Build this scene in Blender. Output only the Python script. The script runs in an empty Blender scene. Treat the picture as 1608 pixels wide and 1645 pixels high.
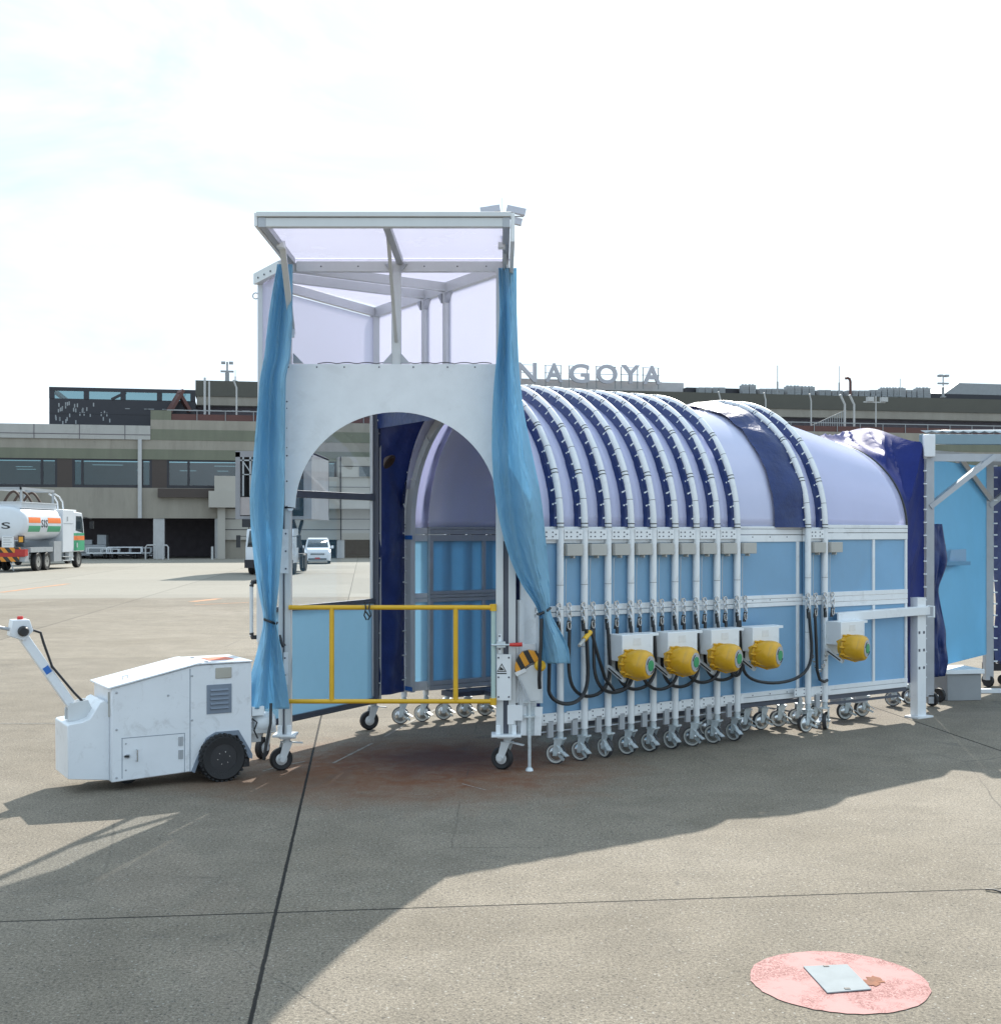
import bpy, bmesh, math, random
from mathutils import Vector, Matrix, noise
random.seed(11)
sc = bpy.context.scene
COL = sc.collection
R = math.radians
V = Vector

# ------------------------------------------------------------ camera
cam = bpy.data.cameras.new('camera'); cam_o = bpy.data.objects.new('camera', cam); COL.objects.link(cam_o)
cam_o.location = (0, 0, 2.1); cam_o.rotation_euler = (R(90), 0, 0)
cam.sensor_fit = 'HORIZONTAL'; cam.sensor_width = 36.0; cam.lens = 36.0*2000/1608
cam.shift_y = 0.0202; cam.clip_start = 0.1; cam.clip_end = 6000
sc.camera = cam_o
# ------------------------------------------------------------ light
SUN_EL, SUN_AZ = 36.8, 11.5
world = bpy.data.worlds.new('World'); sc.world = world; world.use_nodes = True
wt = world.node_tree; wn = wt.nodes; wl = wt.links
bg = wn['Background']; bg.inputs[1].default_value = 0.1
sky = wn.new('ShaderNodeTexSky'); sky.sky_type = 'NISHITA'; sky.sun_disc = False
sky.sun_elevation = R(SUN_EL); sky.sun_rotation = R(SUN_AZ); sky.air_density = 1.0; sky.dust_density = 2.0
tc = wn.new('ShaderNodeTexCoord'); mp = wn.new('ShaderNodeMapping'); mp.inputs['Scale'].default_value = (1.0, 1.0, 2.6)
nz = wn.new('ShaderNodeTexNoise'); nz.inputs['Scale'].default_value = 2.9; nz.inputs['Detail'].default_value = 6; nz.inputs['Roughness'].default_value = .55; nz.inputs['Distortion'].default_value = .6
rp = wn.new('ShaderNodeValToRGB'); rp.color_ramp.elements[0].position = .44; rp.color_ramp.elements[1].position = .74
rp.color_ramp.elements[0].color = (.0, .0, .0, 1)
mx = wn.new('ShaderNodeMix'); mx.data_type = 'RGBA'; mx.inputs[7].default_value = (5.5, 6.2, 7.0, 1)
wl.new(tc.outputs['Generated'], mp.inputs[0]); wl.new(mp.outputs[0], nz.inputs['Vector']); wl.new(nz.outputs['Fac'], rp.inputs[0])
gp = wn.new('ShaderNodeMix'); gp.data_type = 'RGBA'; gp.inputs[0].default_value = .9; gp.inputs[7].default_value = (2.95, 3.85, 4.5, 1); wl.new(sky.outputs[0], gp.inputs[6])
wl.new(rp.outputs[0], mx.inputs[0]); wl.new(gp.outputs[2], mx.inputs[6]); wl.new(mx.outputs[2], bg.inputs[0])
sun = bpy.data.lights.new('sun', 'SUN'); sun.energy = 2.75; sun.angle = R(.55); sun.color = (1, .95, .86)
sun_o = bpy.data.objects.new('sun', sun); COL.objects.link(sun_o)
sd = V((math.sin(R(SUN_AZ))*math.cos(R(SUN_EL)), math.cos(R(SUN_AZ))*math.cos(R(SUN_EL)), math.sin(R(SUN_EL))))
sun_o.rotation_euler = sd.to_track_quat('Z', 'Y').to_euler(); sun_o.location = (30, 60, 60)
sc.view_settings.view_transform = 'Standard'; sc.view_settings.look = 'None'; sc.view_settings.gamma = 1
sc.view_settings.exposure = 1.36
sc.cycles.max_bounces = 8; sc.cycles.transparent_max_bounces = 16

# ------------------------------------------------------------ helpers
F, CX, HY, CH = 2000.0, 804.0, 855.0, 2.1
def P(px, py, Y): return V(((px-CX)/F*Y, Y, CH+(HY-py)/F*Y))
def G(px, py):
    Y = CH*F/(py-HY); return V(((px-CX)/F*Y, Y, 0))

def _n(nt, t, **k):
    n = nt.nodes.new(t)
    for a, b in k.items(): setattr(n, a, b)
    return n
def pm(name, col, rough=.5, metal=0., var=.08, vs=2.5, bump=0., bs=40., spec=.5, coat=0., emit=0., trans=0., tcol=None, clear=0., stretch=None, wear=0., wcol=(.16, .14, .12), ws=5.):
    m = bpy.data.materials.new(name); m.use_nodes = True; nt = m.node_tree; L = nt.links
    b = nt.nodes['Principled BSDF']; out = nt.nodes['Material Output']
    tcn = _n(nt, 'ShaderNodeTexCoord'); src = tcn.outputs['Object']
    if stretch:
        mpn = _n(nt, 'ShaderNodeMapping'); mpn.inputs['Scale'].default_value = stretch; L.new(src, mpn.inputs[0]); src = mpn.outputs[0]
    no = _n(nt, 'ShaderNodeTexNoise'); no.inputs['Scale'].default_value = vs; no.inputs['Detail'].default_value = 7; no.inputs['Roughness'].default_value = .62
    L.new(src, no.inputs['Vector'])
    mr = _n(nt, 'ShaderNodeMapRange'); mr.inputs[1].default_value = .25; mr.inputs[2].default_value = .75
    mr.inputs[3].default_value = 1-var; mr.inputs[4].default_value = 1+var; L.new(no.outputs['Fac'], mr.inputs[0])
    mu = _n(nt, 'ShaderNodeMix', data_type='RGBA', blend_type='MULTIPLY'); mu.inputs[0].default_value = 1
    mu.inputs[6].default_value = (*col, 1); L.new(mr.outputs[0], mu.inputs[7]); csock = mu.outputs[2]
    if wear:
        n3 = _n(nt, 'ShaderNodeTexNoise'); n3.inputs['Scale'].default_value = ws; n3.inputs['Detail'].default_value = 9; n3.inputs['Roughness'].default_value = .72; n3.inputs['Distortion'].default_value = .8; L.new(src, n3.inputs['Vector'])
        m3 = _n(nt, 'ShaderNodeMapRange'); m3.inputs[1].default_value = .54; m3.inputs[2].default_value = .72; m3.inputs[4].default_value = wear; L.new(n3.outputs['Fac'], m3.inputs[0])
        x3 = _n(nt, 'ShaderNodeMix', data_type='RGBA'); L.new(m3.outputs[0], x3.inputs[0]); L.new(csock, x3.inputs[6]); x3.inputs[7].default_value = (*wcol, 1); csock = x3.outputs[2]
    L.new(csock, b.inputs['Base Color'])
    r2 = _n(nt, 'ShaderNodeMapRange'); r2.inputs[3].default_value = max(0, rough-.08); r2.inputs[4].default_value = min(1, rough+.1)
    L.new(no.outputs['Fac'], r2.inputs[0]); L.new(r2.outputs[0], b.inputs['Roughness'])
    b.inputs['Metallic'].default_value = metal; b.inputs['Specular IOR Level'].default_value = spec; b.inputs['Coat Weight'].default_value = coat
    if bump:
        n2 = _n(nt, 'ShaderNodeTexNoise'); n2.inputs['Scale'].default_value = bs; n2.inputs['Detail'].default_value = 4; L.new(src, n2.inputs['Vector'])
        bp = _n(nt, 'ShaderNodeBump'); bp.inputs['Strength'].default_value = bump; bp.inputs['Distance'].default_value = .02
        L.new(n2.outputs['Fac'], bp.inputs['Height']); L.new(bp.outputs[0], b.inputs['Normal'])
    if emit:
        b.inputs['Emission Color'].default_value = (*col, 1); b.inputs['Emission Strength'].default_value = emit
    sh = b.outputs[0]
    if trans:
        t = _n(nt, 'ShaderNodeBsdfTranslucent'); t.inputs[0].default_value = (*(tcol or col), 1)
        ms = _n(nt, 'ShaderNodeMixShader'); ms.inputs[0].default_value = trans; L.new(sh, ms.inputs[1]); L.new(t.outputs[0], ms.inputs[2]); sh = ms.outputs[0]
    if clear:
        t = _n(nt, 'ShaderNodeBsdfTransparent'); t.inputs[0].default_value = (*(tcol or (1, 1, 1)), 1)
        ms = _n(nt, 'ShaderNodeMixShader'); ms.inputs[0].default_value = clear; L.new(sh, ms.inputs[1]); L.new(t.outputs[0], ms.inputs[2]); sh = ms.outputs[0]
    L.new(sh, out.inputs[0])
    return m

M = {}
M['white'] = pm('white_paint', (.78, .80, .82), .35, var=.05, vs=3, bump=.05, bs=8, wear=.22, ws=4)
M['whiteplate'] = pm('white_steel_plate', (.79, .83, .86), .45, var=.05, vs=6, wear=.12, ws=3)
M['offwhite'] = pm('aluminium_white', (.62, .64, .65), .4, metal=.15, var=.06, vs=5, stretch=(1, 1, .2))
M['alu'] = pm('brushed_aluminium', (.50, .52, .55), .38, metal=.6, var=.1, vs=7, stretch=(1, 1, .1))
M['greyframe'] = pm('grey_anodised_frame', (.42, .44, .47), .42, metal=.25, var=.1, vs=5)
M['darkframe'] = pm('dark_grey_frame', (.10, .11, .14), .45, metal=.3, var=.1, vs=5)
M['steel'] = pm('galvanised_steel', (.60, .66, .69), .36, metal=.4, var=.2, vs=18, wear=.4, ws=20, wcol=(.2, .17, .14))
M['chrome'] = pm('bright_steel', (.62, .64, .66), .22, metal=.95, var=.1, vs=20)
M['black'] = pm('black_rubber', (.018, .018, .02), .62, var=.25, vs=12, bump=.15, bs=90)
M['blackplastic'] = pm('black_plastic', (.02, .021, .024), .4, var=.2, vs=10)
M['tyregrey'] = pm('grey_caster_rubber', (.045, .045, .05), .6, var=.25, vs=14)
M['tyrerim'] = pm('pale_caster_ring', (.55, .55, .52), .5, var=.15, vs=14)
M['navy'] = pm('navy_vinyl', (.013, .032, .135), .40, var=.25, vs=5, bump=.6, bs=11, trans=.03, tcol=(.02, .03, .2))
M['skyblue'] = pm('light_blue_curtain', (.32, .56, .70), .75, spec=.2, var=.13, vs=1.6, bump=.35, bs=16, trans=.36, tcol=(.36, .68, .90))
M['bluepanel'] = pm('blue_panel', (.27, .48, .68), .34, var=.09, vs=1.3, bump=.12, bs=2.5, trans=.25, tcol=(.24, .52, .74), wear=.16, ws=4, wcol=(.30, .36, .42))
M['bluefilm'] = pm('clear_blue_panel', (.40, .52, .60), .14, var=.12, vs=2.2, bump=.25, bs=5, trans=.48, tcol=(.50, .72, .86), clear=.33)
M['cover'] = pm('milky_polycarbonate', (.70, .72, .92), .10, var=.05, vs=1.4, bump=.05, bs=1.6, spec=.7, wear=.12, ws=3, wcol=(.5, .5, .6), trans=.40, tcol=(.84, .85, 1.0))
M['innercover'] = pm('milky_inner_cover', (.66, .68, .88), .10, var=.05, vs=1.4, bump=.05, bs=1.6, spec=.7, trans=.2, tcol=(.55, .60, .78))
M['roofpoly'] = pm('milky_roof_sheet', (.70, .70, .78), .25, var=.03, vs=2, trans=.62, tcol=(.84, .83, .91))
M['milkwall'] = pm('milky_wall_sheet', (.74, .75, .83), .3, var=.03, vs=2, trans=.6, tcol=(.84, .84, .92), clear=.25)
M['yellow'] = pm('yellow_paint', (.72, .42, .02), .4, var=.1, vs=8)
M['motoryellow'] = pm('yellow_motor_casting', (.66, .36, .015), .40, var=.12, vs=9, bump=.2, bs=22, coat=.15, wear=.35, ws=9)
M['green'] = pm('green_disc', (.03, .30, .12), .4, var=.15, vs=12)
M['beigebox'] = pm('beige_box', (.44, .43, .40), .5, var=.06)
M['beigeplate'] = pm('beige_plate', (.42, .40, .35), .5, var=.06)
M['red'] = pm('red_plastic', (.60, .04, .03), .35, var=.1)
M['orange'] = pm('orange_label', (.75, .15, .06), .5, var=.15, vs=14)
M['louvre'] = pm('slate_louvre', (.20, .24, .30), .45, var=.08)
M['tugwhite'] = pm('tug_white_paint', (.76, .79, .83), .32, var=.06, vs=2, bump=.08, bs=4, coat=.15, wear=.3, ws=5.5)
M['label'] = pm('white_label', (.72, .72, .72), .5, var=.06, vs=30)
M['bluelabel'] = pm('blue_label', (.03, .15, .50), .4)
M['palegreen'] = pm('pale_green_tube', (.45, .58, .54), .4)
M['hazy'] = pm('hazard_orange', (.75, .34, .03), .45, var=.1)

def glass(name, tint=(1, 1, 1), refl=.10, rough=.02, kf=.4):
    m = bpy.data.materials.new(name); m.use_nodes = True; nt = m.node_tree; L = nt.links
    for n in list(nt.nodes):
        if n.type != 'OUTPUT_MATERIAL': nt.nodes.remove(n)
    out = [n for n in nt.nodes][0]
    t = _n(nt, 'ShaderNodeBsdfTransparent'); t.inputs[0].default_value = (*tint, 1)
    g = _n(nt, 'ShaderNodeBsdfGlossy'); g.inputs['Roughness'].default_value = rough
    lw = _n(nt, 'ShaderNodeLayerWeight'); lw.inputs[0].default_value = .35
    ma = _n(nt, 'ShaderNodeMath', operation='MULTIPLY_ADD'); ma.inputs[1].default_value = kf; ma.inputs[2].default_value = refl
    L.new(lw.outputs['Fresnel'], ma.inputs[0])
    ms = _n(nt, 'ShaderNodeMixShader'); L.new(ma.outputs[0], ms.inputs[0]); L.new(t.outputs[0], ms.inputs[1]); L.new(g.outputs[0], ms.inputs[2]); L.new(ms.outputs[0], out.inputs[0])
    return m
M['glass'] = glass('clear_window', (.97, .985, 1), .015, kf=.07)
M['teal'] = glass('tinted_terminal_glass', (.36, .50, .53), .07, kf=.25)
M['darkglass'] = pm('dark_vehicle_glass', (.03, .045, .055), .08, var=.1, spec=.8)

class MB:
    """Collects boxes, bars, tubes, sheets; build() links them as ONE mesh object."""
    def __init__(s): s.v = []; s.f = []; s.mi = []; s.k = 0
    def add(s, vs, fs):
        o = len(s.v); s.v += [V(p) for p in vs]
        for f in fs: s.f.append([i+o for i in f]); s.mi.append(s.k)
        return s
    def bb(s, x0, x1, y0, y1, z0, z1):
        vs = [(x, y, z) for z in (z0, z1) for y in (y0, y1) for x in (x0, x1)]
        return s.add(vs, [(0, 2, 3, 1), (4, 5, 7, 6), (0, 1, 5, 4), (2, 6, 7, 3), (0, 4, 6, 2), (1, 3, 7, 5)])
    def box(s, c, size, mat=None):
        h = V(size)/2; c = V(c); vs = []
        for z in (-1, 1):
            for y in (-1, 1):
                for x in (-1, 1):
                    q = V((x*h.x, y*h.y, z*h.z)); vs.append(c + (mat @ q if mat else q))
        return s.add(vs, [(0, 2, 3, 1), (4, 5, 7, 6), (0, 1, 5, 4), (2, 6, 7, 3), (0, 4, 6, 2), (1, 3, 7, 5)])
    def beam(s, p, q, w, h, up=(0, 0, 1)):
        p = V(p); q = V(q); d = (q-p).normalized(); up = V(up)
        if abs(d.dot(up)) > .98: up = V((0, 1, 0)) if abs(d.y) < .9 else V((1, 0, 0))
        sx = d.cross(up).normalized(); uz = sx.cross(d).normalized()
        vs = [a + sx*w/2*i + uz*h/2*j for a in (p, q) for j in (-1, 1) for i in (-1, 1)]
        return s.add(vs, [(0, 1, 3, 2), (4, 6, 7, 5), (0, 4, 5, 1), (2, 3, 7, 6), (0, 2, 6, 4), (1, 5, 7, 3)])
    def tube(s, pts, r, n=8, closed=False):
        pts = [V(p) for p in pts]; N = len(pts); rs = r if isinstance(r, (list, tuple)) else [r]*N
        vs = []; nrm = None
        for i in range(N):
            if closed: d = pts[(i+1) % N]-pts[i-1]
            else: d = pts[min(i+1, N-1)]-pts[max(i-1, 0)]
            d.normalize()
            if nrm is None:
                nrm = d.cross(V((0, 0, 1)))
                if nrm.length < .1: nrm = d.cross(V((0, 1, 0)))
            nrm = (nrm - d*nrm.dot(d)).normalized(); bn = d.cross(nrm)
            for j in range(n):
                a = 2*math.pi*j/n; vs.append(pts[i] + (nrm*math.cos(a)+bn*math.sin(a))*rs[i])
        fs = []
        for i in range(N if closed else N-1):
            for j in range(n):
                i2 = (i+1) % N; fs.append((i*n+j, i*n+(j+1) % n, i2*n+(j+1) % n, i2*n+j))
        if not closed: fs.append(tuple(range(n))); fs.append(tuple((N-1)*n+j for j in range(n)))
        return s.add(vs, fs)
    def lathe(s, prof, o, axis, n=20, loop=False):
        o = V(o); ax = V(axis).normalized(); a = ax.cross(V((0, 0, 1)))
        if a.length < .1: a = V((1, 0, 0))
        a.normalize(); b = ax.cross(a); vs = []
        for (r, t) in prof:
            for j in range(n):
                w = 2*math.pi*j/n; vs.append(o + ax*t + (a*math.cos(w)+b*math.sin(w))*max(r, .0005))
        fs = [(i*n+j, i*n+(j+1) % n, (i+1)*n+(j+1) % n, (i+1)*n+j) for i in range(len(prof)-1) for j in range(n)]
        if loop: q = (len(prof)-1)*n; fs += [(q+j, q+(j+1) % n, (j+1) % n, j) for j in range(n)]
        else: fs.append(tuple(range(n))); fs.append(tuple((len(prof)-1)*n+j for j in range(n)))
        return s.add(vs, fs)
    def prism(s, pts, ext):
        pts = [V(p) for p in pts]; e = V(ext); n = len(pts)
        vs = pts + [p+e for p in pts]
        return s.add(vs, [tuple(range(n)), tuple(range(2*n-1, n-1, -1))] + [(i, (i+1) % n, n+(i+1) % n, n+i) for i in range(n)])
    def grid(s, fn, nu, nv):
        vs = [fn(i/nu, j/nv) for j in range(nv+1) for i in range(nu+1)]; w = nu+1
        return s.add(vs, [(j*w+i, j*w+i+1, (j+1)*w+i+1, (j+1)*w+i) for j in range(nv) for i in range(nu)])
    def build_each(s, name, mats, **kw):
        """one object per loose piece"""
        par = list(range(len(s.v)))
        def find(i):
            while par[i] != i: par[i] = par[par[i]]; i = par[i]
            return i
        for f in s.f:
            for i in f[1:]: par[find(i)] = find(f[0])
        g = {}
        for f, m in zip(s.f, s.mi): g.setdefault(find(f[0]), []).append((f, m))
        out = []
        for fl in g.values():
            k = MB(); ids = sorted({i for f, _ in fl for i in f}); mp_ = {i: j for j, i in enumerate(ids)}
            k.v = [s.v[i] for i in ids]; k.f = [[mp_[i] for i in f] for f, _ in fl]; k.mi = [m for _, m in fl]; out.append(k.build(name, mats, **kw))
        return out
    def build(s, name, mats, parent=None, world=False, bevel=0., solid=0., loc=None, rz=0., smooth=True, ang=38, recalc=True, weld=False):
        me = bpy.data.meshes.new(name)
        vs = s.v
        if parent is not None and world:
            iv = mw(parent).inverted(); vs = [iv @ v for v in vs]
        if parent is None and loc is not None and world:
            iv = (Matrix.Translation(V(loc)) @ Matrix.Rotation(rz, 4, 'Z')).inverted(); vs = [iv @ v for v in vs]
        me.from_pydata([tuple(v) for v in vs], [], s.f)
        ml = mats if isinstance(mats, (list, tuple)) else [mats]
        for m in ml: me.materials.append(M[m] if isinstance(m, str) else m)
        me.polygons.foreach_set('material_index', s.mi)
        if recalc:
            bm = bmesh.new(); bm.from_mesh(me)
            if weld: bmesh.ops.remove_doubles(bm, verts=bm.verts, dist=.0004)
            bmesh.ops.recalc_face_normals(bm, faces=bm.faces); bm.to_mesh(me); bm.free()
        if smooth:
            me.polygons.foreach_set('use_smooth', [True]*len(me.polygons)); me.set_sharp_from_angle(angle=R(ang))
        o = bpy.data.objects.new(name, me); COL.objects.link(o)
        if parent is not None: o.parent = parent
        if loc is not None: o.location = loc
        if rz: o.rotation_euler = (0, 0, rz)
        if solid:
            sm = o.modifiers.new('thickness', 'SOLIDIFY'); sm.thickness = solid; sm.offset = 0
        if bevel:
            bv = o.modifiers.new('bevel', 'BEVEL'); bv.width = bevel; bv.segments = 2; bv.limit_method = 'ANGLE'; bv.angle_limit = R(50)
        return o
def mw(o):
    m = Matrix.Translation(o.location) @ o.rotation_euler.to_matrix().to_4x4()
    return mw(o.parent) @ m if o.parent else m
def tag(o, label, cat, group=None):
    o['label'] = label; o['category'] = cat
    if group: o['group'] = group
    return o
def thing(name, label, cat, loc=(0, 0, 0), rz=0., group=None):
    o = bpy.data.objects.new(name, None); COL.objects.link(o); o.empty_display_size = .2
    o.location = loc; o.rotation_euler = (0, 0, rz)
    return tag(o, label, cat, group)
def struct(o, kind='structure'): o['kind'] = kind; return o
KIDS = {}
def dup(o, parent=None, loc=None, rz=None, label=None):
    c = o.copy(); COL.objects.link(c)
    if parent is not None: c.parent = parent
    if loc is not None: c.location = loc
    if rz is not None: c.rotation_euler = (0, 0, rz)
    if label: c['label'] = label
    for ch in [k for k in bpy.data.objects if k.parent == o]: dup(ch, c)
    return c
def text_mesh(name, s, mat, width, height, depth, parent, place, bold=0.0):
    """Lettering as solid geometry; place is a 4x4 matrix (local x = reading direction, local y = up)."""
    cu = bpy.data.curves.new(name, 'FONT'); cu.body = s; cu.size = 1; cu.extrude = .02; cu.offset = bold; cu.resolution_u = 4
    to = bpy.data.objects.new(name+'_t', cu); COL.objects.link(to)
    dg = bpy.context.evaluated_depsgraph_get(); dg.update()
    me = bpy.data.meshes.new_from_object(to.evaluated_get(dg)); bpy.data.objects.remove(to); bpy.data.curves.remove(cu)
    xs = [v.co.x for v in me.vertices]; ys = [v.co.y for v in me.vertices]
    x0, x1, y0, y1 = min(xs), max(xs), min(ys), max(ys)
    for v in me.vertices:
        v.co = place @ V(((v.co.x-x0)/(x1-x0)*width, (v.co.y-y0)/(y1-y0)*height, v.co.z/.02*depth/2))
    me.name = name; me.materials.clear(); me.materials.append(M[mat])
    o = bpy.data.objects.new(name, me); COL.objects.link(o)
    if parent is not None: o.parent = parent
    return o
# ------------------------------------------------------------ apron
def apron_mat():
    m = bpy.data.materials.new('apron_concrete'); m.use_nodes = True; nt = m.node_tree; L = nt.links; b = nt.nodes['Principled BSDF']
    tcn = _n(nt, 'ShaderNodeTexCoord'); src = tcn.outputs['Object']
    def noi(scale, det=6, rough=.6, dist=0., vec=None):
        n = _n(nt, 'ShaderNodeTexNoise'); n.inputs['Scale'].default_value = scale; n.inputs['Detail'].default_value = det
        n.inputs['Roughness'].default_value = rough; n.inputs['Distortion'].default_value = dist; L.new(vec or src, n.inputs['Vector']); return n.outputs['Fac']
    def mr(f, a, b_, c, d):
        n = _n(nt, 'ShaderNodeMapRange'); n.inputs[1].default_value = a; n.inputs[2].default_value = b_; n.inputs[3].default_value = c; n.inputs[4].default_value = d; L.new(f, n.inputs[0]); return n.outputs[0]
    def ma(op, a, b_=None, c=None):
        n = _n(nt, 'ShaderNodeMath', operation=op)
        for i, x in enumerate((a, b_, c)):
            if x is None: continue
            if isinstance(x, (int, float)): n.inputs[i].default_value = x
            else: L.new(x, n.inputs[i])
        return n.outputs[0]
    def mixc(f, a, b_, bt='MIX'):
        n = _n(nt, 'ShaderNodeMix', data_type='RGBA', blend_type=bt)
        for i, x in ((0, f), (6, a), (7, b_)):
            if isinstance(x, tuple): n.inputs[i].default_value = (*x, 1)
            elif isinstance(x, (int, float)): n.inputs[i].default_value = x
            else: L.new(x, n.inputs[i])
        return n.outputs[2]
    mp = _n(nt, 'ShaderNodeMapping'); mp.inputs['Rotation'].default_value = (0, 0, R(-6.26)); L.new(src, mp.inputs[0])
    # mapping rotation -6.26 deg: u = x cos + y sin, v = -x sin + y cos
    sp = _n(nt, 'ShaderNodeSeparateXYZ'); L.new(mp.outputs[0], sp.inputs[0]); U, W = sp.outputs[0], sp.outputs[1]
    wob = mr(noi(16, 4), 0, 1, -.006, .006)
    def joint(c, off, space, w):
        t = ma('DIVIDE', ma('SUBTRACT', ma('ADD', c, wob), off), space)
        d = ma('MULTIPLY', ma('ABSOLUTE', ma('SUBTRACT', ma('FRACT', ma('ADD', t, .5)), .5)), space)
        return mr(d, w*.75, w*1.25, 1., 0.)
    j = ma('MAXIMUM', joint(U, -.484, 6.56, .010), ma('MULTIPLY', joint(W, 6.96, 7.2, .008), mr(W, 8., 9., 1., .45)))
    big = noi(.35, 6, .65, .4); mid = noi(2.2, 6, .7); grain = noi(55, 3, .7); fine = noi(140, 2, .7)
    vor = _n(nt, 'ShaderNodeTexVoronoi'); vor.inputs['Scale'].default_value = 60; L.new(src, vor.inputs['Vector'])
    base = mixc(mr(big, .3, .7, 0, 1), (.172, .147, .113), (.230, .201, .162))
    base = mixc(1., base, mr(mid, .25, .75, .82, 1.18), 'MULTIPLY')
    base = mixc(1., base, mr(grain, .3, .7, .55, 1.45), 'MULTIPLY')
    base = mixc(1., base, mr(fine, .3, .7, .60, 1.40), 'MULTIPLY')
    # exposed pebbles: pale and dark specks
    peb = mr(vor.outputs['Color'], .0, 1., 0, 1)
    sepc = _n(nt, 'ShaderNodeSeparateColor'); L.new(vor.outputs['Color'], sepc.inputs[0])
    near = ma('MULTIPLY', mr(vor.outputs['Distance'], .30, .42, 1, 0), 1.)
    base = mixc(ma('MULTIPLY', ma('GREATER_THAN', sepc.outputs[0], .955), near), base, (.33, .31, .275))
    base = mixc(ma('MULTIPLY', ma('LESS_THAN', sepc.outputs[1], .10), ma('MULTIPLY', near, .75)), base, (.055, .052, .05))
    # the newer, paler slabs further out
    far = mr(ma('ADD', W, mr(big, 0, 1, -.8, .8)), 40.4, 41.0, 0., 1.)
    base = mixc(ma('MULTIPLY', far, .62), base, (.31, .298, .262))
    sx = _n(nt, 'ShaderNodeSeparateXYZ'); L.new(src, sx.inputs[0]); X, Y = sx.outputs[0], sx.outputs[1]
    def blob(cx, cy, rx, ry, lo, hi, ns):
        d = ma('ADD', ma('POWER', ma('DIVIDE', ma('SUBTRACT', X, cx), rx), 2.), ma('POWER', ma('DIVIDE', ma('SUBTRACT', Y, cy), ry), 2.))
        return mr(ma('ADD', ma('SQRT', d), mr(noi(ns, 6, .7, .5), 0, 1, -.45, .45)), lo, hi, 1., 0.)
    rust = ma('MULTIPLY', blob(-.75, 11.1, 1.85, 1.55, .45, 1.2, 2.6), mr(noi(5.5, 7, .7, .8), .28, .58, .35, 1.))
    base = mixc(ma('MULTIPLY', rust, .95), base, (.165, .066, .030))
    core = blob(-.55, 11.6, .95, .95, .3, 1.15, 2.2)  # dark core: stain together with shade painted into the concrete colour
    base = mixc(ma('MULTIPLY', core, .75), base, (.050, .030, .035))
    r2 = blob(-2.0, 10.5, 1.2, .55, .3, 1.2, 2.4); base = mixc(ma('MULTIPLY', r2, .55), base, (.15, .085, .05))
    wn_ = _n(nt, 'ShaderNodeTexWhiteNoise'); wn_.noise_dimensions = '2D'; cx_ = _n(nt, 'ShaderNodeCombineXYZ')
    L.new(ma('FLOOR', ma('DIVIDE', ma('SUBTRACT', U, -.484), 6.56)), cx_.inputs[0]); L.new(ma('FLOOR', ma('DIVIDE', ma('SUBTRACT', W, 6.96), 7.2)), cx_.inputs[1]); L.new(cx_.outputs[0], wn_.inputs['Vector'])
    base = mixc(1., base, mr(wn_.outputs['Value'], 0, 1, .90, 1.08), 'MULTIPLY')
    ve = _n(nt, 'ShaderNodeTexVoronoi', feature='DISTANCE_TO_EDGE'); ve.inputs['Scale'].default_value = .22
    wv = _n(nt, 'ShaderNodeMix', data_type='VECTOR'); wv.inputs[0].default_value = .06; nv = _n(nt, 'ShaderNodeTexNoise'); nv.inputs['Scale'].default_value = 1.6; nv.inputs['Detail'].default_value = 6
    L.new(src, nv.inputs['Vector']); L.new(src, wv.inputs[4]); L.new(nv.outputs['Color'], wv.inputs[5]); L.new(wv.outputs[1], ve.inputs['Vector'])
    crk = ma('MULTIPLY', mr(ve.outputs['Distance'], .0006, .0018, .55, 0.), mr(big, .5, .6, 0, 1)); base = mixc(crk, base, (.06, .055, .05))
    base = mixc(mr(noi(6.5, 4, .55, 1.), .66, .74, 0, .45), base, (.075, .07, .065))
    # tyre traces and oil marks
    tr = ma('MULTIPLY', mr(noi(.9, 5, .6, 1.2), .62, .72, 0, 1), .35); base = mixc(tr, base, (.085, .08, .075))
    base = mixc(j, base, (.022, .020, .018))
    L.new(base, b.inputs['Base Color']); b.inputs['Roughness'].default_value = .88; b.inputs['Specular IOR Level'].default_value = .25
    bp = _n(nt, 'ShaderNodeBump'); bp.inputs['Strength'].default_value = .55; bp.inputs['Distance'].default_value = .006
    L.new(ma('SUBTRACT', ma('ADD', grain, ma('MULTIPLY', fine, .6)), ma('MULTIPLY', j, 2.)), bp.inputs['Height']); L.new(bp.outputs[0], b.inputs['Normal'])
    return m
M['apron'] = apron_mat()
g = MB(); g.add([(-2500, -60, 0), (2500, -60, 0), (2500, 4000, 0), (-2500, 4000, 0)], [(0, 1, 2, 3)])
struct(g.build('apron', 'apron'))

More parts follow.
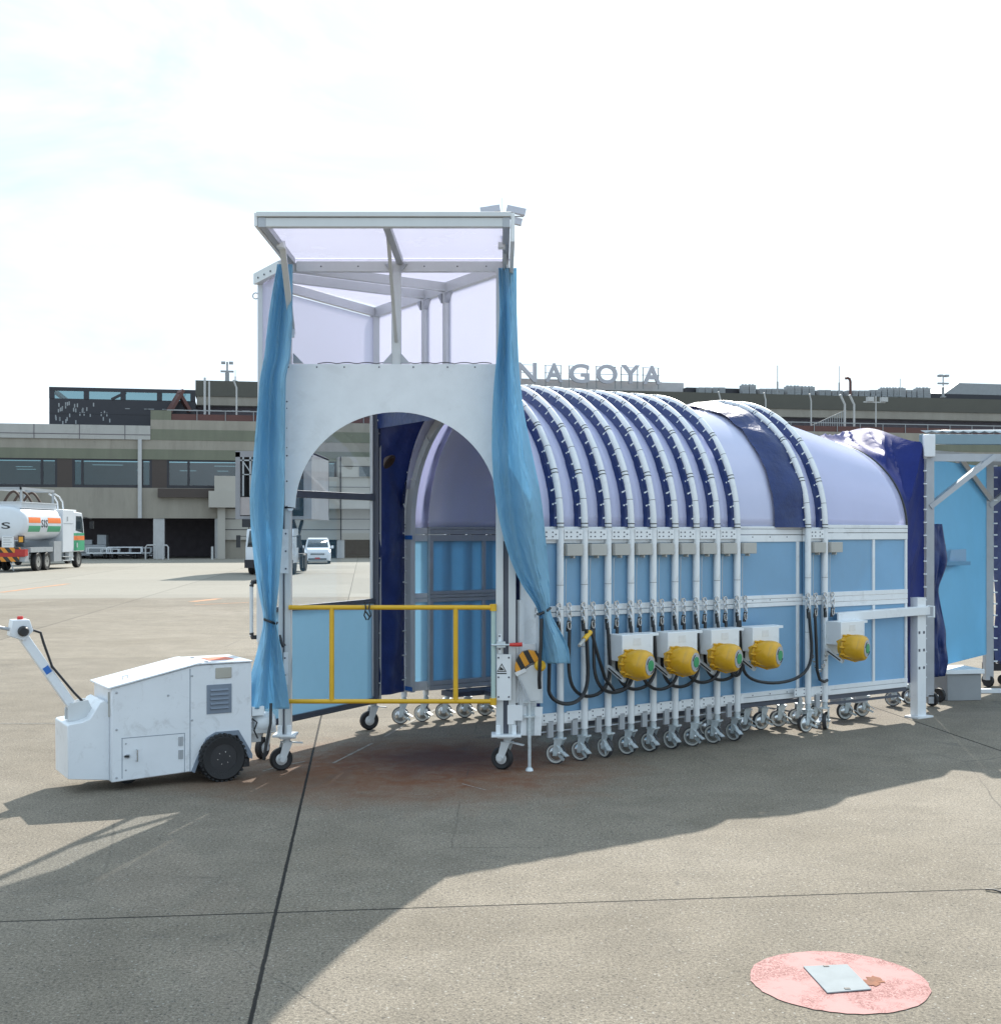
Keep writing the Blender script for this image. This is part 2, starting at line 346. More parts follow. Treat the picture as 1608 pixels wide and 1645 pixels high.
def wornpaint(name, col, under, thr=.52, sc_=14):
    m = bpy.data.materials.new(name); m.use_nodes = True; nt = m.node_tree; L = nt.links; b = nt.nodes['Principled BSDF']
    tcn = _n(nt, 'ShaderNodeTexCoord')
    def noi(s, d=5, r=.65, dist=0.):
        n = _n(nt, 'ShaderNodeTexNoise'); n.inputs['Scale'].default_value = s; n.inputs['Detail'].default_value = d; n.inputs['Roughness'].default_value = r; n.inputs['Distortion'].default_value = dist
        L.new(tcn.outputs['Object'], n.inputs['Vector']); return n.outputs['Fac']
    def ramp(f, a, c): 
        n = _n(nt, 'ShaderNodeMapRange'); n.inputs[1].default_value = a; n.inputs[2].default_value = c; L.new(f, n.inputs[0]); return n.outputs[0]
    def mixc(f, a, c):
        n = _n(nt, 'ShaderNodeMix', data_type='RGBA'); L.new(f, n.inputs[0])
        for i, x in ((6, a), (7, c)):
            if isinstance(x, tuple): n.inputs[i].default_value = (*x, 1)
            else: L.new(x, n.inputs[i])
        return n.outputs[2]
    c1 = mixc(ramp(noi(3.5), .3, .7), col, tuple(x*.86 for x in col))
    chips = _n(nt, 'ShaderNodeMath', operation='MULTIPLY'); L.new(ramp(noi(sc_*1.9, 4, .6, 2.2), thr+.03, thr+.045), chips.inputs[0]); L.new(ramp(noi(3.2, 3), .46, .56), chips.inputs[1])
    c2 = mixc(chips.outputs[0], c1, under)
    L.new(c2, b.inputs['Base Color']); b.inputs['Roughness'].default_value = .75
    bp = _n(nt, 'ShaderNodeBump'); bp.inputs['Strength'].default_value = .3; bp.inputs['Distance'].default_value = .004; L.new(noi(60), bp.inputs['Height']); L.new(bp.outputs[0], b.inputs['Normal'])
    return m
M['pinkpaint'] = wornpaint('worn_pink_paint', (.42, .195, .185), (.19, .05, .045), .46, 24)
M['thinwhite'] = pm('worn_white_line', (.27, .25, .22), .9, var=.5, vs=22)
M['thinorange'] = pm('worn_orange_line', (.42, .22, .12), .85, var=.4, vs=5)
def strip(a, b, w, mat, name='painted_line', z=.004):
    a, b = V((a[0], a[1], z)), V((b[0], b[1], z)); n = (b-a).normalized().cross(V((0, 0, 1)))*w/2
    k = MB(); N = 12; rr = random.Random(int(a.x*97+b.y*31))
    vs = []
    for i in range(N+1):
        p = a.lerp(b, i/N); e = 1+rr.uniform(-.3, .3); vs += [p+n*e, p-n*e]
    k.add(vs, [(2*i, 2*i+1, 2*i+3, 2*i+2) for i in range(N)])
    return struct(k.build(name, mat))
for (p, q, w, mt) in [((535, 1227), (598, 1195), .03, 'thinwhite'), ((618, 1184), (668, 1156), .03, 'thinwhite'), ((680, 1150), (712, 1135), .03, 'thinwhite'),
                      ((422, 1240), (448, 1232), .02, 'thinwhite'), ((460, 1230), (490, 1224), .02, 'thinwhite'),
                      ((742, 1260), (780, 1270), .014, 'thinwhite'), ((0, 952), (110, 938), .25, 'thinorange'), ((308, 967), (352, 962), .35, 'thinorange'), ((312, 972), (400, 968), .12, 'thinorange'),
                      ((0, 1163), (92, 1163), .035, 'thinwhite')]:
    strip(G(*p), G(*q), w, mt)

# pink disc with a square metal lid
cc = G(1347, 1577)
mh = thing('access_cover', 'square metal access lid set in a worn pink painted circle on the concrete', 'manhole cover', (cc.x, cc.y, 0))
k = MB(); N = 72; rr = random.Random(5)
rx = (G(1489, 1580).x-G(1204, 1574).x)/2
k.add([(0, 0, .004)]+[(math.cos(2*math.pi*i/N)*rx*(1+rr.uniform(-.012, .012)), math.sin(2*math.pi*i/N)*rx*.99*(1+rr.uniform(-.012, .012)), .004) for i in range(N)], [(0, i+1, (i+1) % N+1) for i in range(N)])
k.build('painted_circle', 'pinkpaint', mh)
M['rustblot'] = pm('rust_blot', (.25, .105, .06), .9, var=.5, vs=16)
lid = MB(); c4 = [G(1290, 1556)-cc, G(1361, 1553)-cc, G(1400, 1593)-cc, G(1329, 1599)-cc]
lid.prism([(p.x, p.y, .005) for p in c4], (0, 0, .006))
M['lidsteel'] = pm('lid_steel', (.33, .355, .365), .85, spec=.08, var=.12, vs=7, bump=.1, bs=12)
lo = lid.build('lid', 'lidsteel', mh, bevel=.002)
kh = MB()
for (px, py) in ((1327, 1556.5), (1361, 1593)):
    p = G(px, py)-cc; kh.box((p.x, p.y, .0115), (.026, .018, .004))
kh.build_each('key_slot', 'black', parent=lo)
kb = MB(); rr = random.Random(9); p = G(1410, 1578)-cc
for i in range(5):
    q = p+V((rr.uniform(-.04, .03), rr.uniform(-.035, .035), 0)); s_ = rr.uniform(.03, .048); n_ = 17
    kb.add([(q.x+math.cos(6.283*j/n_)*s_*rr.uniform(.45, 1.25), q.y+math.sin(6.283*j/n_)*s_*rr.uniform(.45, 1.25), .0062+.0001*i) for j in range(n_)], [tuple(range(n_))])
kb.build('rust_patch', 'rustblot', mh)
# debris on the slab
for (px, py, s_, nm, lb) in [(1596, 1433, .05, 'rubber_scrap', 'small black rubber scrap lying by the joint near the frame edge')]:
    p = G(px, py); k = MB(); k.beam((-.04, .02, .008), (.0, 0, .012), .014, .008); k.beam((0, 0, .012), (.04, -.03, .006), .014, .008)
    tag(k.build(nm, 'black', loc=(p.x, p.y, 0)), lb, 'debris')

# ------------------------------------------------------------ terminal
TA = math.atan2(.208, 1.0); TB = V((math.cos(TA), math.sin(TA), 0)); TC = V((-math.sin(TA), math.cos(TA), 0)); TO = V((0, 103.8, 0))
def FU(px, v=0.):
    kk = (px-CX)/F; return (kk*(TO.y+TC.y*v)-TC.x*v)/(TB.x-kk*TB.y)
def FZ(px, py, v=0.):
    u = FU(px, v); Y = TO.y+TB.y*u+TC.y*v; return CH+(HY-py)/F*Y
def fw(u, v, z): return TO+TB*u+TC*v+V((0, 0, z))
PXR = 2300
zz = lambda py, px=415: FZ(px, py)
term = thing('terminal_building', 'long beige and green banded airport terminal with dark ground floor bays', 'terminal building', TO, TA)
M['tbeige'] = pm('beige_tile_cladding', (.295, .268, .225), .75, var=.14, vs=1.2, stretch=(1, 1, .22), wear=.35, ws=1.4)
M['tgreen'] = pm('olive_green_cladding', (.168, .174, .128), .75, var=.14, vs=1.2, stretch=(1, 1, .22), wear=.3, ws=1.4)
M['tolive'] = pm('dark_olive_fascia', (.088, .085, .070), .7, var=.1, vs=.8)
M['twhite'] = pm('pale_concrete_parapet', (.40, .39, .37), .7, var=.1, vs=.6, stretch=(1, 1, .3), wear=.3, ws=1.2)
M['tbrown'] = pm('brown_pier', (.060, .044, .038), .6, var=.1)
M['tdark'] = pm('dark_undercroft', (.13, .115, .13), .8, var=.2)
M['tdarkmetal'] = pm('dark_window_metal', (.035, .035, .042), .4, metal=.4)
M['tred'] = pm('red_brown_railing', (.105, .042, .036), .6, var=.15, vs=1)
M['tcol'] = pm('white_column', (.46, .46, .46), .6, var=.08)
M['tblock'] = pm('cream_block_panels', (.40, .375, .335), .7, var=.06, vs=.8)
M['tteal'] = pm('office_interior', (.13, .20, .22), .8, var=.3, vs=.4)
M['tube'] = pm('lit_ceiling_tube', (.9, .95, 1.), .5, var=0, emit=.45)
M['tblind'] = pm('pale_window_blind', (.62, .76, .76), .7)
M['tfar'] = pm('grey_roof_metal', (.30, .31, .32), .6, var=.1)
M['tpent'] = pm('pale_penthouse_wall', (.50, .48, .48), .7)
M['tsign'] = pm('sign_letter_grey', (.46, .45, .49), .5, var=.05)
uL, uM, uR = FU(-420), FU(242), FU(PXR)
def slab(name, mat, u0, u1, v0, v1, z0, z1, parent=term, **kw):
    return MB().bb(u0, u1, v0, v1, z0, z1).build(name, mat, parent, **kw)
DEPTH = 26.0
# ground floor: back wall, soffit, ends
z_g = zz(833); z_w0 = zz(785); z_w1 = zz(740); z_g2 = zz(724); z_b2 = zz(709); z_g1 = zz(692); z_b1 = zz(677); z_r = zz(662)
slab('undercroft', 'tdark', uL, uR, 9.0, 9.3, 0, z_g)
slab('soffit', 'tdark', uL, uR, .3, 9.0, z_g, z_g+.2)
# storey walls
uv = FU(345)
wall = MB()
wall.bb(uL, FU(246)-.0, 0, .3, z_g, z_w0); wall.bb(FU(246), uR, .006, .3, z_g, z_w0)
wall.bb(uL, uR, 0.012, .3, z_b2, zz(722)) if False else None
wall.bb(uL, uR, 0, .3, z_w1+(zz(724)-zz(740)), zz(709)); wall.bb(uM, uR, 0, .3, z_g1, z_b1)
wall.build('wall', 'tbeige', term)
bands = MB(); bands.bb(uL, uR, -.03, .3, z_w1, z_g2-.004); bands.bb(uM, uR, -.03, .3, z_b2+.004, z_g1-.004)
bands.build('band', 'tgreen', term)
slab('parapet', 'twhite', uL, uM-.01, -.12, .4, z_b2+.004, zz(682, 120))
pj = MB()
for px in (55, 128, 201):
    pj.bb(FU(px)-.03, FU(px)+.03, -.135, -.12, z_b2, zz(682, 120))
pj.bb(uL, uM-.02, -.135, -.121, zz(697, 120)-.03, zz(697, 120)+.03)
pj.build('panel_joint', 'tdark', term)
slab('roof_slab', 'tfar', uL, uR, .4, DEPTH, z_b1-1.0, z_b1-.7)
slab('end_wall', 'tbeige', uL-.3, uL, 0, DEPTH, 0, z_b1-.7)
# windows of the first floor
piers = [(-400, -330), (-180, -110), (92, 116), (244, 268), (541, 601), (640, 664), (790, 814), (940, 964), (1090, 1114), (1240, 1264), (1390, 1414), (1540, 1564), (1690, 1714), (1840, 1864), (1990, 2014)]
slab('office_back_wall', 'tteal', uL, uR, 4.2, 4.4, z_w0, z_w1)
slab('office_floor', 'tteal', uL, uR, .35, 4.2, z_w0-.2, z_w0)
lamps = MB(); rr = random.Random(3)
u = uL
while u < uR:
    for v in (1.2, 2.4, 3.6):
        if rr.random() < .7: lamps.bb(u+rr.uniform(0, .6), u+rr.uniform(1.2, 2.6), v, v+.10, z_w1-.28-.12*v, z_w1-.24-.12*v)
    u += 3.1
lamps.build('ceiling_lamp', 'tube', term)
for a, b_ in piers:
    slab('pier', 'tbrown', FU(a), FU(b_), .02, .3, z_w0+.003, z_w1-.003)
allp = sorted(piers)
for (a, b_), (c_, d_) in zip(allp[:-1], allp[1:]):
    x0, x1 = FU(b_), FU(c_)
    fr = MB(); t = .09; w_ = x1-x0
    fr.bb(x0, x1, .05, .22, z_w0, z_w0+.22); fr.bb(x0, x1, .05, .22, z_w1-.14, z_w1)
    m1, m2 = x0+w_*.125, x1-w_*.125
    for xx in (x0+t, m1, m2, x1-t): fr.bb(xx-t, xx+t, .04, .22, z_w0+.22, z_w1-.14)
    f = fr.build('window', 'tdarkmetal', term)
    MB().bb(x0+.1, x1-.1, .12, .14, z_w0+.2, z_w1-.1).build('pane', 'teal', f)
    bl = MB()
    for (q0, q1) in ((x0+2*t, m1-t), (m2+t, x1-2*t)):
        if q1-q0 < 2.5 and rr.random() < .7: bl.bb(q0, q1, .2, .21, z_w0+.25, z_w1-.2)
    if bl.v: bl.build('blind', 'tblind', f)
# undercroft columns
for a, b_ in ((-330, -312), (-60, -42), (246, 264), (345, 357), (541, 552), (700, 716), (860, 876), (1020, 1036), (1180, 1196), (1340, 1356), (1500, 1516), (1660, 1676)):
    slab('column', 'tcol', FU(a), FU(b_), .1, .9, 0, z_g)
# white downpipe
dp = MB(); dp.bb(FU(222), FU(228), -.3, -.05, z_g, z_b2); dp.build('downpipe', 'tcol', term)
# brown canopy strip over the right bay
slab('window_box', 'tbrown', FU(254), FU(345), -.5, .1, zz(800), zz(786))
# cream stair blocks beside the lift
blk = MB(); blk.bb(FU(345), FU(380), -1.2, .2, zz(790), zz(766)); blk.bb(FU(336), FU(384), -1.6, .3, zz(816), zz(790)-.004)
blk.bb(FU(350), FU(362), -1.0, .3, 0, zz(816)-.004); blk.build('stair_block', 'tblock', term)
blk = MB(); blk.bb(FU(362), FU(700), -.4, .3, zz(867, 520), zz(818, 520)); blk.build('lower_panel_wall', 'tblock', term)
pj = MB()
for py in (834, 851): pj.bb(FU(362), FU(700), -.42, -.402, zz(py, 520)-.03, zz(py, 520)+.03)
for px in (400, 470, 547, 640): pj.bb(FU(px)-.04, FU(px)+.04, -.42, -.402, zz(867, 520), zz(818, 520))
pj.build('panel_joint', 'tdarkmetal', term)
blk = MB(); blk.bb(FU(500), FU(720), -2.2, .3, zz(818, 520)+.005, zz(768, 520)); blk.bb(FU(541), FU(720), -2.4, .3, zz(768, 520)+.005, zz(736, 520)); blk.build('boarding_gate_block', 'tblock', term)
pj = MB()
for py in (784, 800, 751): pj.bb(FU(541 if py == 751 else 500), FU(720), -2.44, -2.41, zz(py, 520)-.025, zz(py, 520)+.025)
pj.bb(FU(547, -2.4)-.05, FU(547, -2.4)+.05, -2.44, -2.41, zz(818, 520), zz(736, 520)); pj.build('panel_joint', 'tdarkmetal', term)
wb = MB().bb(FU(577, -2.4), FU(604, -2.4), -2.47, -2.41, zz(768, 520)+.05, zz(752, 520)).build('small_window', 'darkglass', term)
# undercroft wall between bays + sloping ramp opening
slab('garage_wall', 'tbeige', FU(357), FU(480), -.1, .2, 0, zz(867, 520)-.004)
slab('garage_wall', 'tbeige', FU(604), FU(700), -.1, .2, 0, zz(867, 520)-.004)
slab('bay_column', 'tcol', FU(541), FU(553), -.3, .3, 0, zz(867, 520)-.006)
MB().prism([(FU(557), -.09, zz(867, 520)-.01), (FU(604)-.02, -.09, zz(867, 520)-.01), (FU(604)-.02, -.09, zz(852, 590)-.5+.5), (FU(557), -.09, zz(867, 520)-.005)], (0, .2, 0)).build('ramp_soffit', 'tblock', term)
# railing terrace and set-back upper storey
rail = MB(); rail.bb(FU(275), uR, .1, .2, z_b1, z_r-.25); rail.build('terrace_parapet', 'tred', term)
rl = MB(); u = FU(270)
while u < uR:
    rl.bb(u, u+.05, .02, .08, z_b1, z_r); u += 2.2
rl.bb(FU(268), uR, .02, .08, z_r, z_r+.08); rl.build('handrail', 'tfar', term)
VB = 5.0
fz = lambda py: FZ(415, py, VB)
up = MB(); up.bb(FU(314, VB), uR, VB, VB+14, fz(638)+.004, fz(613)); up.build('roof_fascia', 'tolive', term)
up = MB(); up.bb(FU(314, VB)+.1, uR, VB+.1, VB+14, fz(652), fz(638)); up.build('upper_wall', 'tbeige', term)
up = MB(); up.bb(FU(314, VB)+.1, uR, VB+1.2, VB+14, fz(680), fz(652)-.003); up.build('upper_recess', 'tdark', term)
lowb = MB(); lowb.bb(FU(242), FU(275), .0, .35, z_b1+.004, z_r); lowb.build('band', 'tgreen', term)
# dark glazed pavilion on the left roof
VP_ = 3.0; pv0, pv1 = FU(79, VP_), FU(314, VP_); zt = FZ(200, 624, VP_); zb = FZ(200, 690, VP_); zm = FZ(200, 642, VP_)
pav = MB(); pav.bb(pv0, pv1, VP_, VP_+12, zb, zm); b1 = pav.build('rooftop_pavilion', 'tdarkmetal', term)
fr = MB(); fr.bb(pv0, pv1, VP_-.1, VP_+.2, zt-.28, zt)
for i in range(5):
    x = pv0+(pv1-pv0)*(i/4); x = min(max(x, pv0+.2), pv1-.2); fr.bb(x-.2, x+.2, VP_-.08, VP_+.2, zm, zt-.28)
fr.bb(pv0, pv0+.3, VP_+.2, VP_+12, zt-.28, zt); fr.bb(pv0, pv1, VP_-.04, VP_, zm-1.2, zm-1.12)
fr.beam((pv0+(pv1-pv0)*.42, VP_-.0, zm), (pv0+(pv1-pv0)*.52, VP_, zt-.3), .2, .2)
fr.build('roof_frame', 'tdarkmetal', b1)
MB().bb(pv0+.3, pv1, VP_+.02, VP_+.05, zm, zt-.3).build('clerestory_glass', 'teal', b1)
dots = MB(); rr = random.Random(8)
for i in range(34):
    x = pv0+rr.uniform(.4, 4.6); z = zb+rr.uniform(.2, 1.9); dots.bb(x, x+.09, VP_-.03, VP_, z, z+.3)
for i in range(26):
    x = pv0+5.5+rr.uniform(0, 19); dots.bb(x, x+rr.uniform(.3, .8), VP_-.03, VP_, zm-.75, zm-.69)
dots.build('slat_or_glint', 'tfar', b1)  # light reflections on the pavilion front, put in as small pale boxes
st = MB(); st.beam((FU(260), 1.5, z_b1), (FU(290), 2.2, z_b1+2.6), .9, .25); st.beam((FU(285), 2.2, z_b1+2.4), (FU(303), 2.4, z_b1+.9), .9, .25); st.build('roof_stair', 'tred', term)

# NAGOYA sign on the roof
VS = 9.0
sign = thing('roof_sign', 'pale grey NAGOYA lettering standing on the terminal roof', 'sign', fw(FU(950, VS), VS, FZ(950, 613, VS)), TA)
su = FU(950, VS); szb = FZ(950, 613, VS)
lets = [('N', 831, 862, 582, 613), ('A', 876, 904, 583, 613.5), ('G', 914, 946.5, 584, 615), ('O', 958, 991.5, 585, 616), ('Y', 998, 1027.5, 586, 616), ('A', 1033, 1061, 587, 617)]
for ch, x0, x1, y0, y1 in lets:
    u0, u1 = FU(x0, VS)-su, FU(x1, VS)-su; zb_, zt_ = FZ(x0, y1, VS)-szb, FZ(x0, y0, VS)-szb
    pl = Matrix.Translation((u0, 0, zb_)) @ Matrix.Rotation(R(90), 4, 'X')
    lo = text_mesh('letter', ch, 'tsign', u1-u0, zt_-zb_, .25, sign, pl, bold=.022)
    q = MB(); h = zt_-zb_
    for xx in (u0+.1, u1-.1): q.bb(xx-.04, xx+.04, .3, .38, zb_-.4, zb_+h*.92)
    for f_ in (.12, .5, .9): q.bb(u0, u1, .3, .36, zb_+h*f_, zb_+h*f_+.05)
    q.build('letter_frame', 'tfar', lo)
ph = MB().bb(FU(700, VS), FU(1103, VS), VS+.8, VS+8, fz(613)-.4, FZ(1100, 613.5, VS)); ph.build('sign_penthouse', 'tpent', term)
MB().bb(FU(760, VS), FU(1080, VS), VS+3, VS+8, FZ(1100, 613.5, VS), FZ(1070, 607, VS)).build('penthouse_roof', 'tpent', term)
slab('roof_upstand', 'tdarkmetal', FU(1103, 8), uR, 8, 9, fz(613)-.5, FZ(1200, 624.5, 8))
# rooftop air conditioners
VA = 7.0
acs = [(1123, 1132, 622, 632, 0), (1133, 1143, 622, 632, 0), (1146, 1154, 622, 632, 0), (1155, 1165, 622, 632, 0), (1193, 1203, 618, 632, 1), (1204, 1214.5, 618, 632, 1), (1221.5, 1230, 624, 633, 0), (1231, 1239, 624, 633, 0), (1240, 1249, 624, 633, 0), (1251, 1259, 624, 633, 0),
       (1265, 1276, 620, 634, 1), (1277, 1287, 620, 634, 1), (1289, 1299, 621, 634, 1), (1300, 1309, 621, 634, 1), (1316, 1325, 626, 635, 0), (1326, 1335, 626, 635, 0), (1337, 1345, 627, 635, 0), (1346, 1354, 627, 635, 0), (1361, 1369, 627, 635.5, 0), (1370, 1378, 627, 635.5, 0), (1380, 1388, 627, 636, 0), (1389, 1397, 627, 636, 0),
       (1399, 1406, 626, 636, 2), (1407, 1415, 626, 636, 2), (1417, 1425, 623, 636, 1), (1426, 1435, 623, 636, 1), (1436, 1444, 623, 636, 1), (1446, 1455, 623, 636, 1), (1457, 1464, 626, 636.5, 2), (1465, 1472, 626, 636.5, 2), (1474, 1483, 623, 636.5, 1), (1484, 1495, 623, 636.5, 1)]
acl = {0: 'low grey ventilation unit in the row along the terminal roof edge', 1: 'tall grey slatted air conditioning unit on the terminal roof edge', 2: 'small pale air conditioner with round fan on the terminal roof'}
for (x0, x1, y0, y1, t) in acs:
    u0, u1 = FU(x0, VA), FU(x1, VA); z1_ = FZ(x0, y0, VA); z0_ = fz(613)+.0
    a = MB(); w_ = u1-u0; h = z1_-z0_
    a.bb(-w_/2, w_/2, 0, .8, .06, h)
    n_ = 5
    for i in range(n_): a.bb(-w_/2+.04, w_/2-.04, -.03, 0, .12+h*.8*i/n_, .12+h*.8*(i+.5)/n_)
    if t == 1:
        for xx in (-w_/4, w_/4): a.lathe([(w_*.2, 0), (w_*.18, .1)], (xx, .4, h), (0, 0, 1), 10)
    a.bb(-w_/2, w_/2, .05, .15, 0, .06); a.bb(-w_/2, w_/2, .6, .7, 0, .06)
    o = a.build('air_conditioner', 'tfar', loc=fw((u0+u1)/2, VA, z0_), rz=TA)
    tag(o, acl[t], 'air conditioner', ['low ventilation units on the roof', 'tall air conditioning units on the roof', 'small fan units on the roof'][t])
# masts and pipes on the roof
def mast(px, y0, y1, v, label, head=None, r=.05, cat='antenna', name='antenna'):
    z0_, z1_ = FZ(px, y1, v), FZ(px, y0, v); a = MB(); a.tube([(0, 0, 0), (0, 0, (z1_-z0_)*.45)], r*1.6, 6); a.tube([(0, 0, (z1_-z0_)*.45), (0, 0, z1_-z0_)], r*.7, 6); a.bb(-.2, .2, -.2, .2, -.02, .08)
    h = z1_-z0_
    if head == 'lamp':
        a.bb(-.55, .55, -.1, .1, h-.9, h-.75); a.bb(-.5, -.15, -.25, .2, h-.2, h); a.bb(.15, .5, -.25, .2, h-.2, h)
    tag(a.build(name, 'tfar', loc=fw(FU(px, v), v, z0_), rz=TA), label, cat)
mast(1249, 587, 634, 6.3, 'thin antenna on the roof just right of the low unit pair beyond the hoops')
mast(1348, 588, 636, 6.3, 'thin tall antenna just left of the bent vent pipe on the roof')
mast(1446, 608, 637, 6.3, 'short thin antenna among the tall air conditioners near the gable')
mast(1515, 602, 638, 6.3, 'roof lamp mast with twin heads beside the grey gable roof', 'lamp', .09, 'lamp mast', 'lamp_mast')
mast(365, 581, 613, 7, 'lamp mast on the roof above the dark fascia left of the portal', 'lamp', .11, 'lamp mast', 'lamp_mast')
mast(378, 594, 613, 7, 'hair-thin antenna on the roof beside the left lamp mast', r=.03)
a = MB(); a.tube([(0, 0, 0), (0, 0, 1.5), (-.08, 0, 1.75), (-.3, 0, 1.85), (-.5, 0, 1.8)], .13, 8)
tag(a.build('vent_pipe', 'tred', loc=fw(FU(1366, 6.3), 6.3, fz(613)), rz=TA), 'rust brown vent pipe with a bent top on the roof', 'vent pipe')
a = MB(); a.tube([(0, 0, 0), (0, 0, 3.6)], .09, 8); a.tube([(.35, 0, 0), (.35, 0, 3.3)], .07, 8)
tag(a.build('roof_pole', 'tcol', loc=fw(FU(329, 1.5), 1.5, z_b1), rz=TA), 'pair of white vertical poles on the terrace beside the dark fascia', 'pole')
# gabled hangar roof at the right end
gp = [(FU(1515, 20), 20, fz(613)-1), (FU(1515, 20), 20, FZ(1515, 634, 20)), (FU(1541, 20), 20, FZ(1541, 615, 20)), (FU(1760, 20), 20, FZ(1541, 616, 20)), (FU(1760, 20), 20, fz(613)-1)]
k = MB().prism([fw(*p) for p in gp], TC*18)
tag(k.build('hangar', 'tfar', loc=fw(FU(1600, 20), 20, 0), rz=TA, world=True), 'grey gabled metal roof rising behind the right end of the terminal', 'hangar')
# terrace fence with bent posts
tf = thing('terrace_fence', 'white security fence with bent post tops along the terrace', 'fence', fw(FU(1300, .6), .6, z_b1), TA)
u0 = FU(1300, .6); zf = FZ(1300, 633, .6)-z_b1
for px in (380, 1157, 1230, 1303):
    a = MB(); u = FU(px, .6)-u0; a.tube([(u, 0, 0), (u, 0, zf*.82), (u-.25, -.2, zf)], .07, 6); a.build('post', 'tcol', tf)
for px in (1357, 1372):
    a = MB(); u = FU(px, .6)-u0; a.tube([(u, 0, 0), (u, 0, zf*.75), (u-.55, -.2, zf)], .11, 6); a.build('post', 'tcol', tf)
a = MB()
for i in range(15):
    u = FU(1305+i*3.6, .6)-u0; a.bb(u-.03, u+.03, .0, .05, 0, .6+.09*i)
a.beam((FU(1305, .6)-u0, .02, .6), (FU(1357, .6)-u0, .02, 1.95), .06, .06); a.bb(FU(1255, .6)-u0, FU(1357, .6)-u0, -.02, .02, .02, .1)
a.build('gate_bars', 'tfar', tf)
# twin floodlight on terrace
a = MB(); a.tube([(0, 0, 0), (0, 0, 3.3)], .06, 6); a.bb(-1.2, .9, -.04, .04, 2.7, 2.8); a.bb(-.9, -.3, -.25, .15, 2.8, 3.2); a.bb(.45, 1.05, -.25, .15, 2.8, 3.2)
tag(a.build('terrace_lamp', 'tcol', loc=fw(FU(1407, .5), .5, z_b1), rz=TA), 'low twin floodlight post on the terrace behind the navy tarp', 'lamp')
# floodlight mast far behind the portal
fx = P(816, 400, 150); fm = thing('floodlight_mast', 'tall apron floodlight mast whose lamp heads show above the portal roof', 'floodlight mast', (fx.x, 150, 0))
ztop = 2.1+(855-347)/F*150
MB().tube([(0, 0, 0), (0, 0, ztop+.4)], [.28, .12], 8).build('pole', 'tfar', fm); MB().tube([(-.75, 0, ztop), (-.75, 0, ztop+2.2)], .03, 5).build('lightning_rod', 'tfar', fm)
bar = MB(); bar.bb(-2.6, 1.9, -.1, .1, ztop-.1, ztop+.05); bar.build('crossbar', 'tfar', fm)
for (px, py) in ((780, 338.5), (795, 336), (822, 337), (836, 340), (830, 356)):
    p = P(px, py, 150); h = MB(); h.box((p.x-fx.x, -.2, p.z), (1.25, .3, .95), Matrix.Rotation(R(12 if px > 810 else -8), 3, 'Y') @ Matrix.Rotation(R(-25), 3, 'X')); h.build('lamp_head', 'tsign', fm)
# ------------------------------------------------------------ telescopic tunnel
TR1 = V((.54, 11.26, 0)); AX = V((.829, .5595, 0)).normalized(); RX = V((AX.y, -AX.x, 0))   # axis, and across it towards the camera
HW = 1.425; TMID = TR1 - RX*HW; TROT = math.atan2(RX.y, RX.x); ZS = 2.15
def tl(x, y, z=0.): return TMID + RX*x + AX*y + V((0, 0, z))
def arc(r, t, y=0., b=None): return V((r*math.cos(t), y, ZS + (r if b is None else b)*math.sin(t)))

def caster_parts(parent, x, y, rz, wheel_r=.095, dark=False, kit={}):
    """fork as a part with its own pivot, wheel and hub below it"""
    fk = MB(); zt = .30
    fk.bb(-.045, .045, -.05, .045, zt-.075, zt-.06)
    for sx in (-1, 1):
        fk.prism([(sx*.034-.003, .035, zt-.075), (sx*.034-.003, -.045, zt-.075), (sx*.034-.003, -.06, wheel_r-.018), (sx*.034-.003, -.022, wheel_r-.018)], (.006, 0, 0))
    fk.lathe([(.03, 0), (.03, .06), (.024, .062), (.024, .085)], (0, 0, zt-.075), (0, 0, 1), 12)
    fk.lathe([(.014, -.046), (.014, .046)], (0, -.04, wheel_r), (1, 0, 0), 8)
    fk.beam((.03, -.0, .14), (.06, .09, .085), .05, .008); fk.beam((.03, -.02, .17), (.045, .03, .13), .03, .012); fk.beam((.035, .0, .09), (.08, .06, .055), .018, .02)
    f = fk.build('caster', 'steel', parent, loc=(x, y, 0), rz=rz)
    w = wheel_r
    MB().lathe([(w*.80, -.021), (w*.97, -.021), (w, -.012), (w, .012), (w*.97, .021), (w*.80, .021)], (0, -.04, w), (1, 0, 0), 28, True).build('tyre', 'tyregrey', f)
    hb = MB(); hb.lathe([(w*.82, -.017), (w*.82, .017)], (0, -.04, w), (1, 0, 0), 24)
    hb.k = 1; hb.lathe([(w*.88, -.0228), (w*.88, .0228), (w*.74, .0228), (w*.74, -.0228)], (0, -.04, w), (1, 0, 0), 28, True)
    hb.k = 0; hb.lathe([(w*.32, .03), (w*.62, .02), (w*.7, .012), (w*.7, -.012), (w*.62, -.02), (w*.32, -.03)], (0, -.04, w), (1, 0, 0), 18)
    hb.build('hub', ['chrome', 'tyrerim'], f)
    return f

